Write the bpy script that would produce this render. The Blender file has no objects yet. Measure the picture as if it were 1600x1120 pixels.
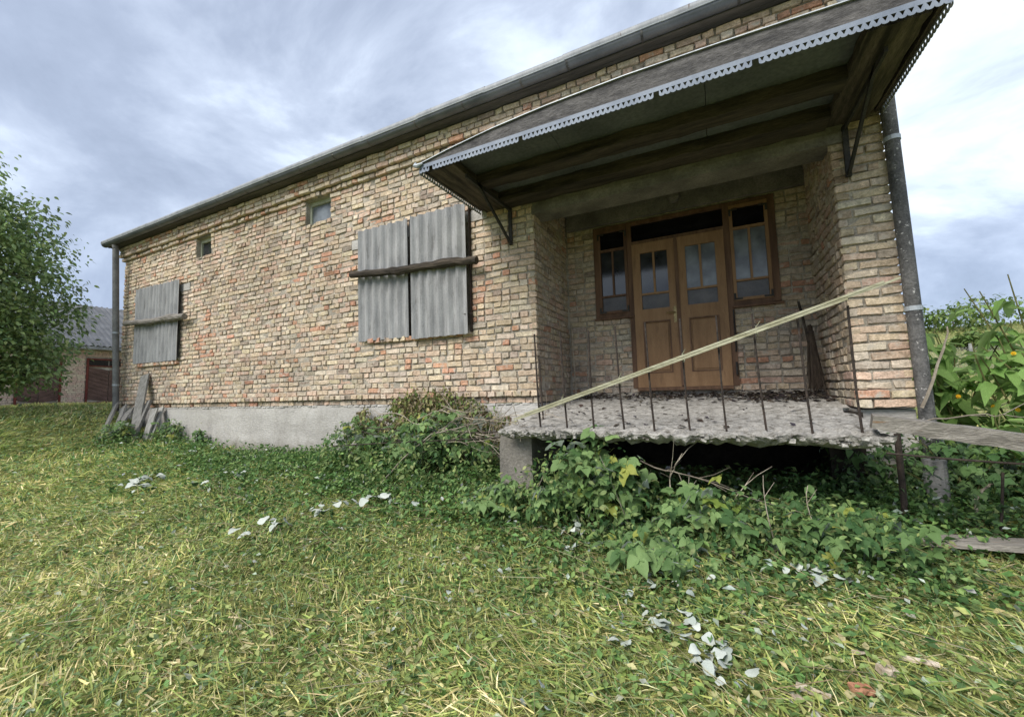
import bpy, math, random
import numpy as np
from mathutils import Vector, Matrix, Euler
random.seed(7); rng = np.random.default_rng(11)
SC = bpy.context.scene; COL = SC.collection
# ------------------------------------------------------------------ camera
CAM = np.array([1.8139, -4.3306, 0.0572]); YAW, PITCH, ROLL, FPX = -0.4590, 0.0794, -0.0268, 645.1
FW = np.array([math.sin(YAW)*math.cos(PITCH), math.cos(YAW)*math.cos(PITCH), math.sin(PITCH)])
_r = np.cross(FW, [0, 0, 1]); _r /= np.linalg.norm(_r); _u = np.cross(_r, FW)
RT = math.cos(ROLL)*_r + math.sin(ROLL)*_u; UP = -math.sin(ROLL)*_r + math.cos(ROLL)*_u
cd = bpy.data.cameras.new('camera'); cam = bpy.data.objects.new('camera', cd); COL.objects.link(cam)
cd.sensor_width = 36; cd.lens = FPX/1600*36; cd.clip_start = .05; cd.clip_end = 900
mw = Matrix.Identity(4)
for i in range(3):
    mw[i][0] = RT[i]; mw[i][1] = UP[i]; mw[i][2] = -FW[i]; mw[i][3] = CAM[i]
cam.matrix_world = mw; SC.camera = cam
# ------------------------------------------------------------------ world, sun, exposure
SUN_DIR = Vector((-.32, -.78, .86)).normalized()
W = bpy.data.worlds.new('World'); SC.world = W; W.use_nodes = True
nt = W.node_tree; nt.nodes.clear()
def N(t, typ, **kw):
    n = t.nodes.new(typ)
    for k, v in kw.items():
        if k.startswith('i_'):
            key = k[2:]; key = int(key) if key.isdigit() else key.replace('_', ' ')
            n.inputs[key].default_value = v
        else: setattr(n, k, v)
    return n
def ramp(t, stops, interp='LINEAR'):
    n = t.nodes.new('ShaderNodeValToRGB'); r = n.color_ramp; r.interpolation = interp
    while len(r.elements) > 1: r.elements.remove(r.elements[0])
    r.elements[0].position = stops[0][0]; r.elements[0].color = (*stops[0][1], 1)
    for p, c in stops[1:]:
        e = r.elements.new(p); e.color = (*c, 1)
    return n
L = nt.links.new
tc = N(nt, 'ShaderNodeTexCoord'); sep = N(nt, 'ShaderNodeSeparateXYZ'); L(tc.outputs['Generated'], sep.inputs[0])
ab = N(nt, 'ShaderNodeMath', operation='ABSOLUTE'); L(sep.outputs['Z'], ab.inputs[0])
ad = N(nt, 'ShaderNodeMath', operation='ADD', i_1=.55); L(ab.outputs[0], ad.inputs[0])
dv = N(nt, 'ShaderNodeVectorMath', operation='DIVIDE'); L(tc.outputs['Generated'], dv.inputs[0])
cmb = N(nt, 'ShaderNodeCombineXYZ', i_Z=1.0); L(ad.outputs[0], cmb.inputs[0]); L(ad.outputs[0], cmb.inputs[1]); L(cmb.outputs[0], dv.inputs[1])
mp = N(nt, 'ShaderNodeMapping'); mp.inputs['Location'].default_value = (28.8, 8.8, 7.7); mp.inputs['Scale'].default_value = (.85, 1.05, .8)
L(dv.outputs[0], mp.inputs[0])
n1 = N(nt, 'ShaderNodeTexNoise', i_Scale=2.7, i_Detail=9.0, i_Roughness=.58, i_Distortion=.35); L(mp.outputs[0], n1.inputs['Vector'])
n2 = N(nt, 'ShaderNodeTexNoise', i_Scale=.8, i_Detail=2.0); L(mp.outputs[0], n2.inputs['Vector'])
mx = N(nt, 'ShaderNodeMath', operation='MULTIPLY_ADD', i_1=.62); L(n1.outputs['Fac'], mx.inputs[0])
m2 = N(nt, 'ShaderNodeMath', operation='MULTIPLY', i_1=.38); L(n2.outputs['Fac'], m2.inputs[0]); L(m2.outputs[0], mx.inputs[2])
K = 10.0
def sk(*c): return tuple(x*K for x in c)
cr = ramp(nt, [(.39, (.27, .32, .42)), (.47, (.36, .42, .54)), (.53, (.48, .55, .68)), (.58, (.66, .75, .88)), (.66, (.93, .97, 1.))])
L(mx.outputs[0], cr.inputs[0])
hz_ = ramp(nt, [(0, (.74, .79, .88)), (.14, (.88, .90, .95)), (.34, (1, 1, 1))]); L(ab.outputs[0], hz_.inputs[0])
hm = N(nt, 'ShaderNodeMix', data_type='RGBA', blend_type='MULTIPLY'); hm.inputs[0].default_value = 1; L(cr.outputs[0], hm.inputs[6]); L(hz_.outputs[0], hm.inputs[7])
sc_ = N(nt, 'ShaderNodeVectorMath', operation='SCALE'); sc_.inputs['Scale'].default_value = 6.7; L(hm.outputs[2], sc_.inputs[0])
sky = N(nt, 'ShaderNodeTexSky', sky_type='NISHITA', sun_disc=False)
sky.sun_elevation = math.asin(SUN_DIR.z); sky.sun_rotation = math.atan2(SUN_DIR.x, SUN_DIR.y)
mixs = N(nt, 'ShaderNodeMix', data_type='RGBA'); mixs.inputs[0].default_value = .90
L(sky.outputs[0], mixs.inputs[6]); L(sc_.outputs[0], mixs.inputs[7])
bg = N(nt, 'ShaderNodeBackground', i_Strength=.1); L(mixs.outputs[2], bg.inputs[0])
wo = N(nt, 'ShaderNodeOutputWorld'); L(bg.outputs[0], wo.inputs[0])
sl = bpy.data.lights.new('sun', 'SUN'); sl.energy = 2.0; sl.angle = math.radians(30); sl.color = (1, .95, .87)
so = bpy.data.objects.new('sun', sl); COL.objects.link(so); so.rotation_euler = SUN_DIR.to_track_quat('Z', 'Y').to_euler()
SC.view_settings.view_transform = 'Standard'; SC.view_settings.look = 'None'; SC.view_settings.gamma = 1
SC.view_settings.use_curve_mapping = False; SC.view_settings.exposure = 1.1
SC.render.engine = 'CYCLES'; SC.cycles.max_bounces = 5; SC.cycles.diffuse_bounces = 3; SC.cycles.transmission_bounces = 3
SC.cycles.use_denoising = True; SC.cycles.caustics_reflective = False; SC.cycles.caustics_refractive = False

# ------------------------------------------------------------------ measuring helpers: turn a picture point into a place on a real plane
def ray(u, v): return FW + RT*((u-800)/FPX) - UP*((v-560)/FPX)
def onY(u, v, Y): d = ray(u, v); return CAM + d*((Y-CAM[1])/d[1])
def ss(a, b, x):
    t = np.clip((x-a)/(b-a), 0, 1); return t*t*(3-2*t)
def zg(x, y):
    x = np.asarray(x, float); y = np.asarray(y, float)
    base = -.02-.06*ss(-22, -11, x)-.66*ss(-10.8, -7.6, x)-.11*ss(-7.6, -5, x)
    z = base-.13*np.clip(-y, 0, 8)*(.35+.65*ss(-10, -3, x))
    return z+6.6*ss(9, 62, y)*ss(-30, -5, x)+.035*np.sin(x*1.7+y*.9)*np.sin(y*2.1-x*.6)
def hit(u, v):
    d = ray(u, v); t = np.linspace(.5, 60, 12000); P = CAM+t[:, None]*d
    return P[np.argmax(P[:, 2] < zg(P[:, 0], P[:, 1]))]

# ------------------------------------------------------------------ materials
def mat(name, c1, c2, scale=6, rough=.9, bump=.3, bscale=40, stretch=(1, 1, 1), attr=False, spots=None, spscale=12, spth=(.58, .7), metal=0, fine=.25, dist=.01, objrand=0, spec=.3, streak=0, mud=None):
    m = bpy.data.materials.new(name); m.use_nodes = True; t = m.node_tree; t.nodes.clear(); l = t.links.new
    out = N(t, 'ShaderNodeOutputMaterial'); b = N(t, 'ShaderNodeBsdfPrincipled', i_Roughness=rough, i_Metallic=metal)
    b.inputs['Specular IOR Level'].default_value = spec
    l(b.outputs[0], out.inputs[0])
    co = N(t, 'ShaderNodeTexCoord'); mpn = N(t, 'ShaderNodeMapping'); mpn.inputs['Scale'].default_value = stretch; l(co.outputs['Object'], mpn.inputs[0])
    a = N(t, 'ShaderNodeTexNoise', i_Scale=scale, i_Detail=5.0, i_Roughness=.6); l(mpn.outputs[0], a.inputs['Vector'])
    f = N(t, 'ShaderNodeTexNoise', i_Scale=bscale, i_Detail=4.0, i_Roughness=.65); l(mpn.outputs[0], f.inputs['Vector'])
    r = ramp(t, [(.34, c1), (.66, c2)]); l(a.outputs['Fac'], r.inputs[0]); colr = r.outputs[0]
    def mul(x, y, fac=1.0):
        n = N(t, 'ShaderNodeMix', data_type='RGBA', blend_type='MULTIPLY'); n.inputs[0].default_value = fac; l(x, n.inputs[6]); l(y, n.inputs[7]); return n.outputs[2]
    if attr:
        at = N(t, 'ShaderNodeAttribute', attribute_name='bc'); colr = mul(at.outputs['Color'], colr)
    fr = ramp(t, [(.3, (1-fine,)*3), (.7, (1+fine,)*3)]); l(f.outputs['Fac'], fr.inputs[0]); colr = mul(colr, fr.outputs[0])
    if objrand:
        oi = N(t, 'ShaderNodeObjectInfo'); rr = ramp(t, [(0, (1-objrand,)*3), (1, (1+objrand,)*3)]); l(oi.outputs['Random'], rr.inputs[0]); colr = mul(colr, rr.outputs[0])
    if spots:
        s = N(t, 'ShaderNodeTexNoise', i_Scale=spscale, i_Detail=6.0, i_Roughness=.68); l(mpn.outputs[0], s.inputs['Vector'])
        sr = ramp(t, [(spth[0], (0, 0, 0)), (spth[1], (1, 1, 1))]); l(s.outputs['Fac'], sr.inputs[0])
        n = N(t, 'ShaderNodeMix', data_type='RGBA'); l(sr.outputs[0], n.inputs[0]); l(colr, n.inputs[6]); n.inputs[7].default_value = (*spots, 1); colr = n.outputs[2]
    if streak:
        sm_ = N(t, 'ShaderNodeMapping'); sm_.inputs['Scale'].default_value = (1.3, 1.3, .38); l(co.outputs['Object'], sm_.inputs[0])
        sn = N(t, 'ShaderNodeTexNoise', i_Scale=1.5, i_Detail=5.0, i_Roughness=.6); l(sm_.outputs[0], sn.inputs['Vector'])
        sr_ = ramp(t, [(.36, (.78, .76, .74)), (.50, (1.0, .99, .98)), (.68, (1.10, 1.10, 1.10))]); l(sn.outputs['Fac'], sr_.inputs[0]); colr = mul(colr, sr_.outputs[0], streak)
    if mud:
        sx_ = N(t, 'ShaderNodeSeparateXYZ'); l(co.outputs['Object'], sx_.inputs[0]); mr = N(t, 'ShaderNodeMapRange'); mr.inputs[1].default_value = mud; mr.inputs[2].default_value = mud+.34; mr.inputs[3].default_value = 1; mr.inputs[4].default_value = 0; l(sx_.outputs['Z'], mr.inputs[0])
        mn = N(t, 'ShaderNodeTexNoise', i_Scale=5.0, i_Detail=7.0, i_Roughness=.7); l(co.outputs['Object'], mn.inputs['Vector'])
        mm_ = N(t, 'ShaderNodeMath', operation='MULTIPLY_ADD', i_1=1.7, i_2=-1.05); l(mn.outputs['Fac'], mm_.inputs[0]); ma = N(t, 'ShaderNodeMath', operation='ADD', use_clamp=True); l(mm_.outputs[0], ma.inputs[0]); l(mr.outputs[0], ma.inputs[1])
        n = N(t, 'ShaderNodeMix', data_type='RGBA'); l(ma.outputs[0], n.inputs[0]); l(colr, n.inputs[6]); n.inputs[7].default_value = (.17, .15, .115, 1); colr = n.outputs[2]
        vo = N(t, 'ShaderNodeTexVoronoi', feature='DISTANCE_TO_EDGE', i_Scale=1.1); wn = N(t, 'ShaderNodeMix', data_type='RGBA'); wn.inputs[0].default_value = .12; l(co.outputs['Object'], wn.inputs[6]); l(mn.outputs['Color'], wn.inputs[7]); l(wn.outputs[2], vo.inputs['Vector'])
        cr_ = ramp(t, [(0, (.35, .33, .30)), (.010, (1, 1, 1))]); l(vo.outputs['Distance'], cr_.inputs[0]); colr = mul(colr, cr_.outputs[0], .22)
    l(colr, b.inputs['Base Color'])
    if bump:
        bn = N(t, 'ShaderNodeBump', i_Strength=bump, i_Distance=dist); l(f.outputs['Fac'], bn.inputs['Height']); l(bn.outputs[0], b.inputs['Normal'])
    return m
def leafmat(name, c1, c2, under=None, attr=False, trans=.38, rough=.62):
    m = bpy.data.materials.new(name); m.use_nodes = True; t = m.node_tree; t.nodes.clear(); l = t.links.new
    out = N(t, 'ShaderNodeOutputMaterial'); b = N(t, 'ShaderNodeBsdfPrincipled', i_Roughness=rough); b.inputs['Specular IOR Level'].default_value = .3
    if attr: c = N(t, 'ShaderNodeAttribute', attribute_name='bc').outputs['Color']
    else:
        oi = N(t, 'ShaderNodeObjectInfo'); r = ramp(t, [(0, c1), (1, c2)]); l(oi.outputs['Random'], r.inputs[0]); c = r.outputs[0]
    co = N(t, 'ShaderNodeTexCoord'); nz = N(t, 'ShaderNodeTexNoise', i_Scale=45.0, i_Detail=3.0); l(co.outputs['Object'], nz.inputs['Vector'])
    rr = ramp(t, [(.3, (.72,)*3), (.7, (1.25,)*3)]); l(nz.outputs['Fac'], rr.inputs[0])
    mm = N(t, 'ShaderNodeMix', data_type='RGBA', blend_type='MULTIPLY'); mm.inputs[0].default_value = 1; l(c, mm.inputs[6]); l(rr.outputs[0], mm.inputs[7]); c = mm.outputs[2]
    if under:
        g = N(t, 'ShaderNodeNewGeometry'); n = N(t, 'ShaderNodeMix', data_type='RGBA'); l(g.outputs['Backfacing'], n.inputs[0]); l(c, n.inputs[6]); n.inputs[7].default_value = (*under, 1); c = n.outputs[2]
    l(c, b.inputs['Base Color'])
    bn = N(t, 'ShaderNodeBump', i_Strength=.25, i_Distance=.004); l(nz.outputs['Fac'], bn.inputs['Height']); l(bn.outputs[0], b.inputs['Normal'])
    tr = N(t, 'ShaderNodeBsdfTranslucent'); l(c, tr.inputs[0]); mxx = N(t, 'ShaderNodeMixShader', i_0=trans); l(b.outputs[0], mxx.inputs[1]); l(tr.outputs[0], mxx.inputs[2]); l(mxx.outputs[0], out.inputs[0])
    return m
def glassmat(name, col, rough=.06, spec=.6, bump=0):
    m = bpy.data.materials.new(name); m.use_nodes = True; t = m.node_tree; b = t.nodes['Principled BSDF']
    b.inputs['Roughness'].default_value = rough; b.inputs['Specular IOR Level'].default_value = spec
    co = N(t, 'ShaderNodeTexCoord'); nz = N(t, 'ShaderNodeTexNoise', i_Scale=5.0, i_Detail=5.0); t.links.new(co.outputs['Object'], nz.inputs['Vector'])
    r = ramp(t, [(.35, tuple(c*.55 for c in col)), (.7, tuple(c*1.5 for c in col))]); t.links.new(nz.outputs['Fac'], r.inputs[0]); t.links.new(r.outputs[0], b.inputs['Base Color'])
    if bump:
        v = N(t, 'ShaderNodeTexVoronoi', i_Scale=bump); t.links.new(co.outputs['Object'], v.inputs['Vector'])
        bn = N(t, 'ShaderNodeBump', i_Strength=.5, i_Distance=.004); t.links.new(v.outputs['Distance'], bn.inputs['Height']); t.links.new(bn.outputs[0], b.inputs['Normal'])
    return m
M = {}
M['brick'] = mat('brick_clay', (.66, .65, .62), (1.12, 1.1, 1.08), 22, .92, .8, 75, attr=True, spots=(.47, .425, .36), spscale=11, spth=(.53, .66), fine=.3, dist=.007, streak=.85)
M['mortar'] = mat('lime_mortar', (.235, .208, .172), (.47, .425, .355), 4, .95, 1, 60, fine=.35, dist=.015)
M['plinth'] = mat('plinth_render', (.37, .355, .335), (.50, .485, .46), 1.4, .93, .8, 38, stretch=(.7, 1, 2.2), spots=(.22, .21, .19), spscale=7, spth=(.60, .82), fine=.2, dist=.012, streak=.6, mud=-.86)
M['concrete'] = mat('old_concrete', (.12, .112, .10), (.24, .222, .195), 3, .95, .8, 45, spots=(.12, .11, .095), spscale=4, spth=(.55, .8), fine=.25, dist=.012)
M['slab'] = mat('crumbling_concrete', (.24, .228, .205), (.47, .45, .415), 16, .95, 1, 75, spots=(.10, .088, .07), spscale=14, spth=(.54, .66), fine=.35, dist=.014)
M['zinc'] = mat('zinc_sheet', (.36, .39, .42), (.50, .53, .56), 3, .55, .15, 60, metal=.35, spots=(.14, .12, .10), spscale=5, spth=(.62, .74), fine=.1, stretch=(1, 1, .3))
M['darkzinc'] = mat('shaded_zinc', (.10, .11, .125), (.17, .18, .20), 3, .45, .1, 60, metal=.3, fine=.1)  # gutter belly: shade of the rounded underside is in the colour
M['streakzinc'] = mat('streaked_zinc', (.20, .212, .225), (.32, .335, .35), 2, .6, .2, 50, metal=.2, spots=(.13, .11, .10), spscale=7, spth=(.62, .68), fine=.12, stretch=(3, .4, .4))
M['pipe'] = mat('dark_pipe_paint', (.055, .055, .056), (.155, .15, .145), 5, .62, .9, 60, spots=(.50, .49, .47), spscale=26, spth=(.61, .66), fine=.45, dist=.008)
M['pipegrey'] = mat('grey_pipe', (.21, .21, .21), (.36, .36, .36), 4, .75, .4, 40, spots=(.10, .085, .07), spscale=6, spth=(.58, .72), fine=.15)
M['shadeboard'] = mat('shaded_board', (.075, .082, .084), (.12, .13, .13), 2, .8, .2, 30)  # dark painted board, colour lowered further to carry the canopy's shade
M['voidshade'] = mat('void_shade', (.018, .015, .012), (.045, .038, .03), 6, 1, 1, 30)  # shade of the void under the slab, put into the colour
M['fasciawood'] = mat('grey_fascia', (.055, .053, .054), (.145, .138, .136), 5, .92, .8, 30, stretch=(1, 3, 3), fine=.4)
M['oldpipe'] = mat('old_grey_pipe', (.11, .11, .11), (.23, .23, .225), 4, .75, .4, 40, fine=.2)
M['lace'] = mat('blue_grey_zinc', (.17, .20, .255), (.25, .285, .345), 4, .6, .1, 60, metal=.1, spots=(.2, .17, .15), spscale=9, spth=(.68, .76), fine=.1)
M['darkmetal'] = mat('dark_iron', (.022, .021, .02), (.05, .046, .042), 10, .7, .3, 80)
M['rust'] = mat('rusty_iron', (.022, .018, .016), (.062, .046, .037), 30, .85, .4, 120, fine=.35, dist=.003)
M['eave'] = mat('eave_wood', (.05, .047, .044), (.12, .11, .10), 2, .9, .5, 30, stretch=(.5, 6, 6), fine=.3)
M['oldwood'] = mat('weathered_wood', (.13, .12, .11), (.27, .25, .225), 3, .92, .8, 26, stretch=(.6, 8, 8), fine=.4, dist=.008)
M['greyboard'] = mat('silvery_board', (.20, .195, .18), (.36, .35, .325), 3, .92, .7, 22, stretch=(9, 9, .6), fine=.35, dist=.008, objrand=.3)
M['beamwood'] = mat('stained_beam', (.018, .015, .012), (.085, .068, .052), 2.2, .9, .6, 22, stretch=(.7, 7, 7), fine=.4, dist=.01)  # stained wood; both beam colours also lowered for the shade under the canopy
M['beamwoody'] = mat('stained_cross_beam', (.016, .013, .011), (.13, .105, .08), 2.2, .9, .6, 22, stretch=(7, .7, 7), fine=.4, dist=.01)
M['splitwood'] = mat('split_timber', (.17, .155, .135), (.33, .305, .27), 3, .9, .9, 18, stretch=(.5, 9, 9), fine=.35, spots=(.30, .16, .07), spscale=4, spth=(.60, .72), dist=.012)
M['lath'] = mat('dry_lath', (.26, .245, .15), (.46, .45, .33), 4, .85, .5, 30, stretch=(1, 9, 9), fine=.3)
M['asbestos'] = mat('cement_sheet', (.22, .222, .226), (.35, .352, .355), 3, .9, .5, 60, stretch=(3, 3, .7), spots=(.13, .125, .12), spscale=5, spth=(.56, .74), fine=.2, dist=.005)
M['shedroof'] = mat('shed_sheet', (.085, .09, .095), (.15, .155, .165), 2, .85, .3, 30, fine=.2)
M['door'] = mat('brown_door_paint', (.225, .128, .062), (.30, .178, .09), 2.2, .6, .25, 30, stretch=(5, 5, .8), fine=.1, spots=(.16, .09, .045), spscale=4, spth=(.56, .78), dist=.003)
M['frame'] = mat('brown_frame_paint', (.085, .045, .026), (.17, .095, .055), 3, .65, .3, 40, stretch=(6, 6, .7), fine=.2, dist=.003)
M['palegreen'] = mat('faded_green_paint', (.33, .35, .26), (.46, .47, .37), 6, .8, .3, 50)
M['glass'] = glassmat('dusty_pane', (.03, .033, .037), .08, .7)
M['glassdark'] = glassmat('dark_pane', (.008, .008, .01), .1, .5)
M['curtain'] = glassmat('milky_pane', (.16, .18, .20), .2, .6)
M['frost'] = glassmat('patterned_pane', (.06, .055, .05), .3, .5, 45)
M['brass'] = mat('worn_brass', (.18, .13, .06), (.32, .25, .12), 20, .4, .1, 60, metal=.8)
M['dirt'] = mat('ground_soil', (.15, .17, .055), (.27, .28, .10), 1.3, 1, 1, 30, spots=(.27, .24, .12), spscale=3, spth=(.55, .75), fine=.4, dist=.03)
M['pavement'] = mat('pale_pavement', (.30, .29, .27), (.42, .41, .39), 1, .95, .3, 20)
M['shedbrick'] = mat('shed_brick_clay', (.7, .7, .7), (1.1, 1.1, 1.1), 14, .92, .4, 60, attr=True)
M['sheddoor'] = mat('shed_door_wood', (.085, .05, .038), (.15, .09, .07), 3, .8, .3, 30)
M['shedframe'] = mat('shed_frame_wood', (.10, .022, .016), (.16, .04, .028), 4, .8, .2, 30)
M['bark'] = mat('bark', (.06, .05, .038), (.13, .11, .085), 8, .95, .9, 30, stretch=(3, 3, .8), dist=.02)
M['twig'] = mat('dry_twig', (.20, .165, .125), (.42, .37, .30), 8, .9, .4, 80, objrand=.35)
M['stem'] = mat('green_stem', (.09, .10, .035), (.17, .16, .06), 8, .8, .3, 60)
M['broom'] = mat('birch_twigs', (.035, .026, .02), (.09, .068, .05), 10, .95, .8, 90, stretch=(4, 4, .6))
M['grass'] = leafmat('grass_blades', None, None, attr=True, trans=.3, rough=.65)
M['leafstuff'] = leafmat('small_leaves', None, None, attr=True, trans=.3)
M['bramble'] = leafmat('bramble_leaf', (.09, .18, .06), (.27, .40, .15), under=(.42, .48, .42))
M['brambledark'] = leafmat('dark_bramble_leaf', (.06, .14, .045), (.18, .29, .10), under=(.25, .30, .26))
M['yellowleaf'] = leafmat('yellowing_leaf', (.20, .30, .06), (.42, .43, .10), under=(.4, .42, .2))
M['tallleaf'] = leafmat('tall_plant_leaf', (.22, .40, .10), (.36, .54, .17), under=(.30, .42, .16), trans=.5)
M['paleleaf'] = leafmat('pale_leaf_underside', (.40, .45, .40), (.62, .66, .60), under=(.06, .12, .05), trans=.15, rough=.7)
M['petal'] = leafmat('yellow_petal', (.75, .42, .02), (.85, .55, .03), trans=.2)
M['chip'] = mat('wood_chip', (.38, .30, .22), (.58, .50, .41), 12, .9, .5, 60, objrand=.2)
M['redchip'] = mat('brick_chip', (.38, .17, .10), (.52, .27, .17), 12, .95, .6, 60)
M['litter'] = mat('dark_litter', (.045, .038, .032), (.13, .11, .09), 18, .95, .5, 60)
M['wire'] = mat('fence_wire', (.20, .20, .20), (.32, .32, .32), 10, .6, 0, 50)

# ------------------------------------------------------------------ mesh helpers
def rootloc(p):
    v = np.zeros(3)
    while p is not None: v += np.array(p.location); p = p.parent
    return v
class MB:
    def __init__(s): s.v = []; s.f = []; s.c = []
    def quad(s, *pts, col=None):
        k = len(s.v); s.v += [tuple(p) for p in pts]; s.f.append(tuple(range(k, k+len(pts))))
        s.c += [col or (1, 1, 1)]*len(pts)
    def box(s, x0, x1, y0, y1, z0, z1, jit=0, shear=0, col=None):
        k = len(s.v)
        for z in (z0, z1):
            for x, y in ((x0, y0), (x1, y0), (x1, y1), (x0, y1)):
                s.v.append((x+random.uniform(-jit, jit)+shear*z, y+random.uniform(-jit, jit), z+random.uniform(-jit, jit)))
        s.c += [col or (1, 1, 1)]*8
        s.f += [tuple(k+i for i in q) for q in ((0, 3, 2, 1), (4, 5, 6, 7), (0, 1, 5, 4), (1, 2, 6, 5), (2, 3, 7, 6), (3, 0, 4, 7))]
    def beam(s, a, b, w, t, upv=(0, 0, 1), n=6, jit=0, taper=1.0, seed=None):
        "board of width w (along side) and thickness t from a to b, subdivided and uneven"
        a = np.array(a, float); b = np.array(b, float); d = b-a; d /= np.linalg.norm(d)
        sd = np.cross(d, upv); sd /= np.linalg.norm(sd); up = np.cross(sd, d); k = len(s.v)
        for i in range(n+1):
            p = a+(b-a)*i/n; ww = w*(1+(taper-1)*i/n)
            for sx, sy in ((-1, -1), (1, -1), (1, 1), (-1, 1)):
                s.v.append(tuple(p+sd*sx*ww/2*(1+random.uniform(-jit, jit))+up*sy*t/2*(1+random.uniform(-jit, jit)))); s.c.append((1, 1, 1))
        for i in range(n):
            for j in range(4):
                j2 = (j+1) % 4; s.f.append((k+4*i+j, k+4*i+j2, k+4*i+4+j2, k+4*i+4+j))
        s.f.append((k+3, k+2, k+1, k)); e = k+4*n; s.f.append((e, e+1, e+2, e+3))
    def tube(s, pts, rad, n=6, jit=0, cap=True):
        pts = [np.array(p, float) for p in pts]; k = len(s.v); m = len(pts)
        if not hasattr(rad, '__len__'): rad = [rad]*m
        for i, p in enumerate(pts):
            d = pts[min(i+1, m-1)]-pts[max(i-1, 0)]; d /= np.linalg.norm(d)+1e-9
            a = np.cross(d, (0, 0, 1) if abs(d[2]) < .9 else (1, 0, 0)); a /= np.linalg.norm(a); b = np.cross(d, a)
            for j in range(n):
                th = 2*math.pi*j/n; r = rad[i]*(1+random.uniform(-jit, jit)); s.v.append(tuple(p+(a*math.cos(th)+b*math.sin(th))*r)); s.c.append((1, 1, 1))
        for i in range(m-1):
            for j in range(n):
                j2 = (j+1) % n; s.f.append((k+i*n+j, k+i*n+j2, k+(i+1)*n+j2, k+(i+1)*n+j))
        if cap: s.f.append(tuple(k+j for j in range(n))[::-1]); s.f.append(tuple(k+(m-1)*n+j for j in range(n)))
    def prism(s, poly, axis, d0, d1):
        "poly in the two other axes, extruded along axis"
        k = len(s.v); n = len(poly)
        for d in (d0, d1):
            for p in poly:
                q = [0, 0, 0]; o = [i for i in range(3) if i != axis]; q[axis] = d; q[o[0]] = p[0]; q[o[1]] = p[1]; s.v.append(tuple(q)); s.c.append((1, 1, 1))
        s.f.append(tuple(range(k, k+n))); s.f.append(tuple(range(k+n, k+2*n))[::-1])
        for i in range(n): s.f.append((k+i, k+n+i, k+n+(i+1) % n, k+(i+1) % n))
    def build(s, name, m, parent=None, loc=None, smooth=False, kind=None):
        me = bpy.data.meshes.new(name); off = rootloc(parent) if parent is not None else np.array(loc if loc is not None else (0, 0, 0), float)
        me.from_pydata([tuple(np.array(p)-off) for p in s.v], [], s.f); me.materials.append(m)
        ca = me.color_attributes.new('bc', 'FLOAT_COLOR', 'POINT'); ca.data.foreach_set('color', np.hstack([np.array(s.c, float), np.ones((len(s.c), 1))]).ravel())
        if smooth: me.polygons.foreach_set('use_smooth', [True]*len(me.polygons))
        import bmesh
        bm = bmesh.new(); bm.from_mesh(me); bmesh.ops.recalc_face_normals(bm, faces=bm.faces); bm.to_mesh(me); bm.free()
        o = bpy.data.objects.new(name, me); COL.objects.link(o)
        if parent is not None: o.parent = parent
        else: o.location = off
        if kind: o['kind'] = kind
        return o
def tag(o, label, cat, group=None):
    o['label'] = label; o['category'] = cat
    if group: o['group'] = group
    return o
def thing(name, label, cat, loc=(0, 0, 0), group=None):
    o = bpy.data.objects.new(name, None); COL.objects.link(o); o.location = tuple(loc); o.empty_display_size = .1
    return tag(o, label, cat, group)
def bigmesh(name, V, F, Cc, m, parent=None, kind=None, smooth=False):
    "V (n,3), F (m,k) index array of equal-sized faces, Cc per-vertex colours"
    me = bpy.data.meshes.new(name); off = rootloc(parent) if parent is not None else np.zeros(3)
    V = np.asarray(V, np.float32)-off.astype(np.float32); k = F.shape[1]
    me.vertices.add(len(V)); me.vertices.foreach_set('co', V.ravel())
    me.loops.add(F.size); me.loops.foreach_set('vertex_index', F.astype(np.int32).ravel())
    me.polygons.add(len(F)); me.polygons.foreach_set('loop_start', np.arange(0, F.size, k, dtype=np.int32))
    if smooth: me.polygons.foreach_set('use_smooth', np.ones(len(F), bool))
    me.update(); me.validate()
    if Cc is not None:
        ca = me.color_attributes.new('bc', 'FLOAT_COLOR', 'POINT'); ca.data.foreach_set('color', np.hstack([Cc, np.ones((len(Cc), 1))]).astype(np.float32).ravel())
    me.materials.append(m); o = bpy.data.objects.new(name, me); COL.objects.link(o)
    if parent is not None: o.parent = parent
    if kind: o['kind'] = kind
    return o
# leaf templates: +X is along the leaf, +Z is its upper side
def leaf_tpl(prof, fold=.18, droop=.25, L0=0.):
    v = []; f = []
    for t, w in prof: v.append((L0+t, 0, -droop*t*t))
    k = len(prof)
    for sgn in (1, -1):
        b = len(v)
        for t, w in prof[1:-1]: v.append((L0+t-.05*w, sgn*w, -droop*t*t+fold*w))
        idx = [0]+list(range(b, b+k-2))+[k-1]
        for i in range(k-1):
            m0, m1, e0, e1 = i, i+1, idx[i], idx[i+1]
            q = [m0, e0, e1, m1] if sgn < 0 else [m0, m1, e1, e0]
            q = list(dict.fromkeys(q))
            f.append(tuple(q))
    return np.array(v, float), f
HEART = leaf_tpl([(0, 0), (.10, .28), (.34, .40), (.66, .27), (.86, .11), (1, 0)])
OVAL = leaf_tpl([(0, 0), (.22, .22), (.52, .26), (.8, .13), (1, 0)])
CURL = leaf_tpl([(0, 0), (.04, .22), (.16, .38), (.36, .44), (.58, .38), (.78, .25), (.92, .11), (1, 0)], fold=.12, droop=.30)
LANCE = leaf_tpl([(0, 0), (.2, .12), (.5, .16), (.8, .08), (1, 0)], droop=.4)
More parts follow.
